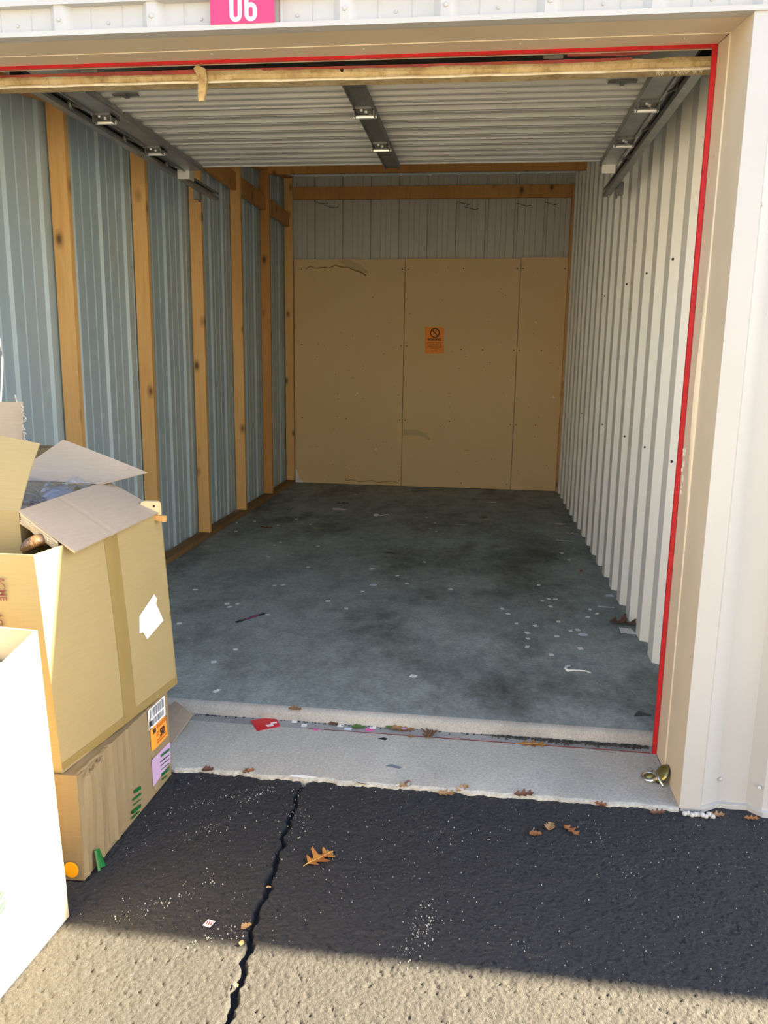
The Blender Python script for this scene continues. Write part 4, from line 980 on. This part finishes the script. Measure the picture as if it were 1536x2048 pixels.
put('sticker', MB().prism([(-1.491,.372,.0150),(-1.470,.386,.0150),(-1.465,.378,.0150),(-1.485,.364,.0150)], (0, 0, .0006)), 'paper', rc)
nt_ = lay('number_tile', [(-.014,-.009),(.007,-.014),(.014,.009),(-.007,.014)], 'paper', (-1.350, -.745, .003), 'small square white tag with red print on the asphalt', 'tag', th=.0012)
put('print', MB().box(-1.357, -1.354, -.751, -.738, .0044, .0048).box(-1.351, -1.348, -.752, -.739, .0044, .0048).box(-1.345, -1.342, -.753, -.740, .0044, .0048), 'redold', nt_)
sc_ = MB().slab((-1.95,.20,.016), (-1.812,.150,.0135), (-1.790,.312,.058), (-1.90,.405,.066), .003, 4, 4, lambda u, v: .004*math.sin(3*u))
tag(put('cardboard_scrap', sc_, 'kraft3'), 'grey cardboard scrap leaning on the step beside the brown carton', 'cardboard')
# padlock parts on the apron beside the jamb
pk = empty('padlock', (-.030, .150, .0125), 'round brass and steel padlock lying on the apron against the jamb', 'padlock')
ax = Vector((-.80, -.12, .55)).normalized()
put('body', MB().lathe([(0, -.014), (.024, -.013), (.033, -.006), (.035, 0), (.033, .006), (.024, .010), (0, .011)], (-.022, .148, .042), ax, 24), 'brass', pk, smooth=True)
put('rim', MB().lathe([(.034, -.003), (.0365, 0), (.034, .003)], (-.022, .148, .042), ax, 24), 'black', pk, smooth=True)
put('ring', MB().tube([(-.062+.024*math.cos(q), .160+.027*math.sin(q), .022+.004*math.cos(q)) for q in np.linspace(0, 2*math.pi, 21)], .007, 8), 'chrome', pk, smooth=True)
put('keyway', MB().lathe([(0, -.006), (.014, -.006), (.016, 0), (.014, .006), (0, .008)], (-.062, .160, .022), (-.3, -.2, 1), 16), 'brass', pk, smooth=True)
put('bolt', MB().tube([(-.052, .192, .036), (-.040, .148, .038), (-.028, .104, .020)], .0045, 8), 'chrome', pk, smooth=True)

# white foam plug under the facade and grit on the asphalt
fo = MB()
for k in range(9):
    q = MB().lathe([(0, -.008), (.007, -.005), (.009, 0), (.007, .006), (0, .009)], (.012+.011*k, -.036+.004*math.sin(k*2), .006+.003*math.sin(k*3)), (0, 0, 1), 8); fo.add(q.v, q.f)
tag(put('foam_filler', fo, 'white', smooth=True), 'white foam filler squeezed out under the facade corner', 'foam')
m = MB()
def flake(x, y, r):
    a0 = rng.random()*6.28; k = 5
    P = [(x+r*(.6+.6*rng.random())*math.cos(a0+2*math.pi*i/k), y+r*(.6+.6*rng.random())*math.sin(a0+2*math.pi*i/k), .0004) for i in range(k)]
    top = [(px, py, .0022+.6*r) for px, py, _ in P]; cxm = (x+rng.normal(0, r*.2), y, .0025+.9*r)
    m.add(P+[cxm], [(i, (i+1) % k, k) for i in range(k)])
for _ in range(1100):
    x, y = rng.uniform(-1.72, .62), rng.uniform(-.80, -.03); flake(x, y, .0007+.0016*rng.random()**4)
for (x0, y0, x1, y1, n, s) in ((-1.66,-.28,-1.38,-.06,70,.012),(-1.62,-.78,-1.38,-.58,95,.014),(-1.55,-.40,-1.42,-.25,40,.012),(-1.45,-.2,-1.34,-.05,40,.010),(-.80,-.66,-.83,-.82,80,.022),(-.80,-.60,-.78,-.68,40,.018),(-.30,-.12,-.20,-.42,46,.02),(-1.26,-.10,-1.20,-.35,50,.02),(-1.36,-.82,-1.26,-.74,50,.02),(-1.12,-.30,-1.05,-.62,30,.03),(-.78,-.20,-.70,-.38,24,.02)):
    for _ in range(n):
        t = rng.random(); flake(x0+(x1-x0)*t+rng.normal(0, s), y0+(y1-y0)*t+rng.normal(0, s), .0006+.0022*rng.random()**2.5)
tag(put('white_grit', m, 'chip', origin=(0, 0, 0)), 'scattered white grit and paint flecks on the asphalt', 'grit', kind='stuff')
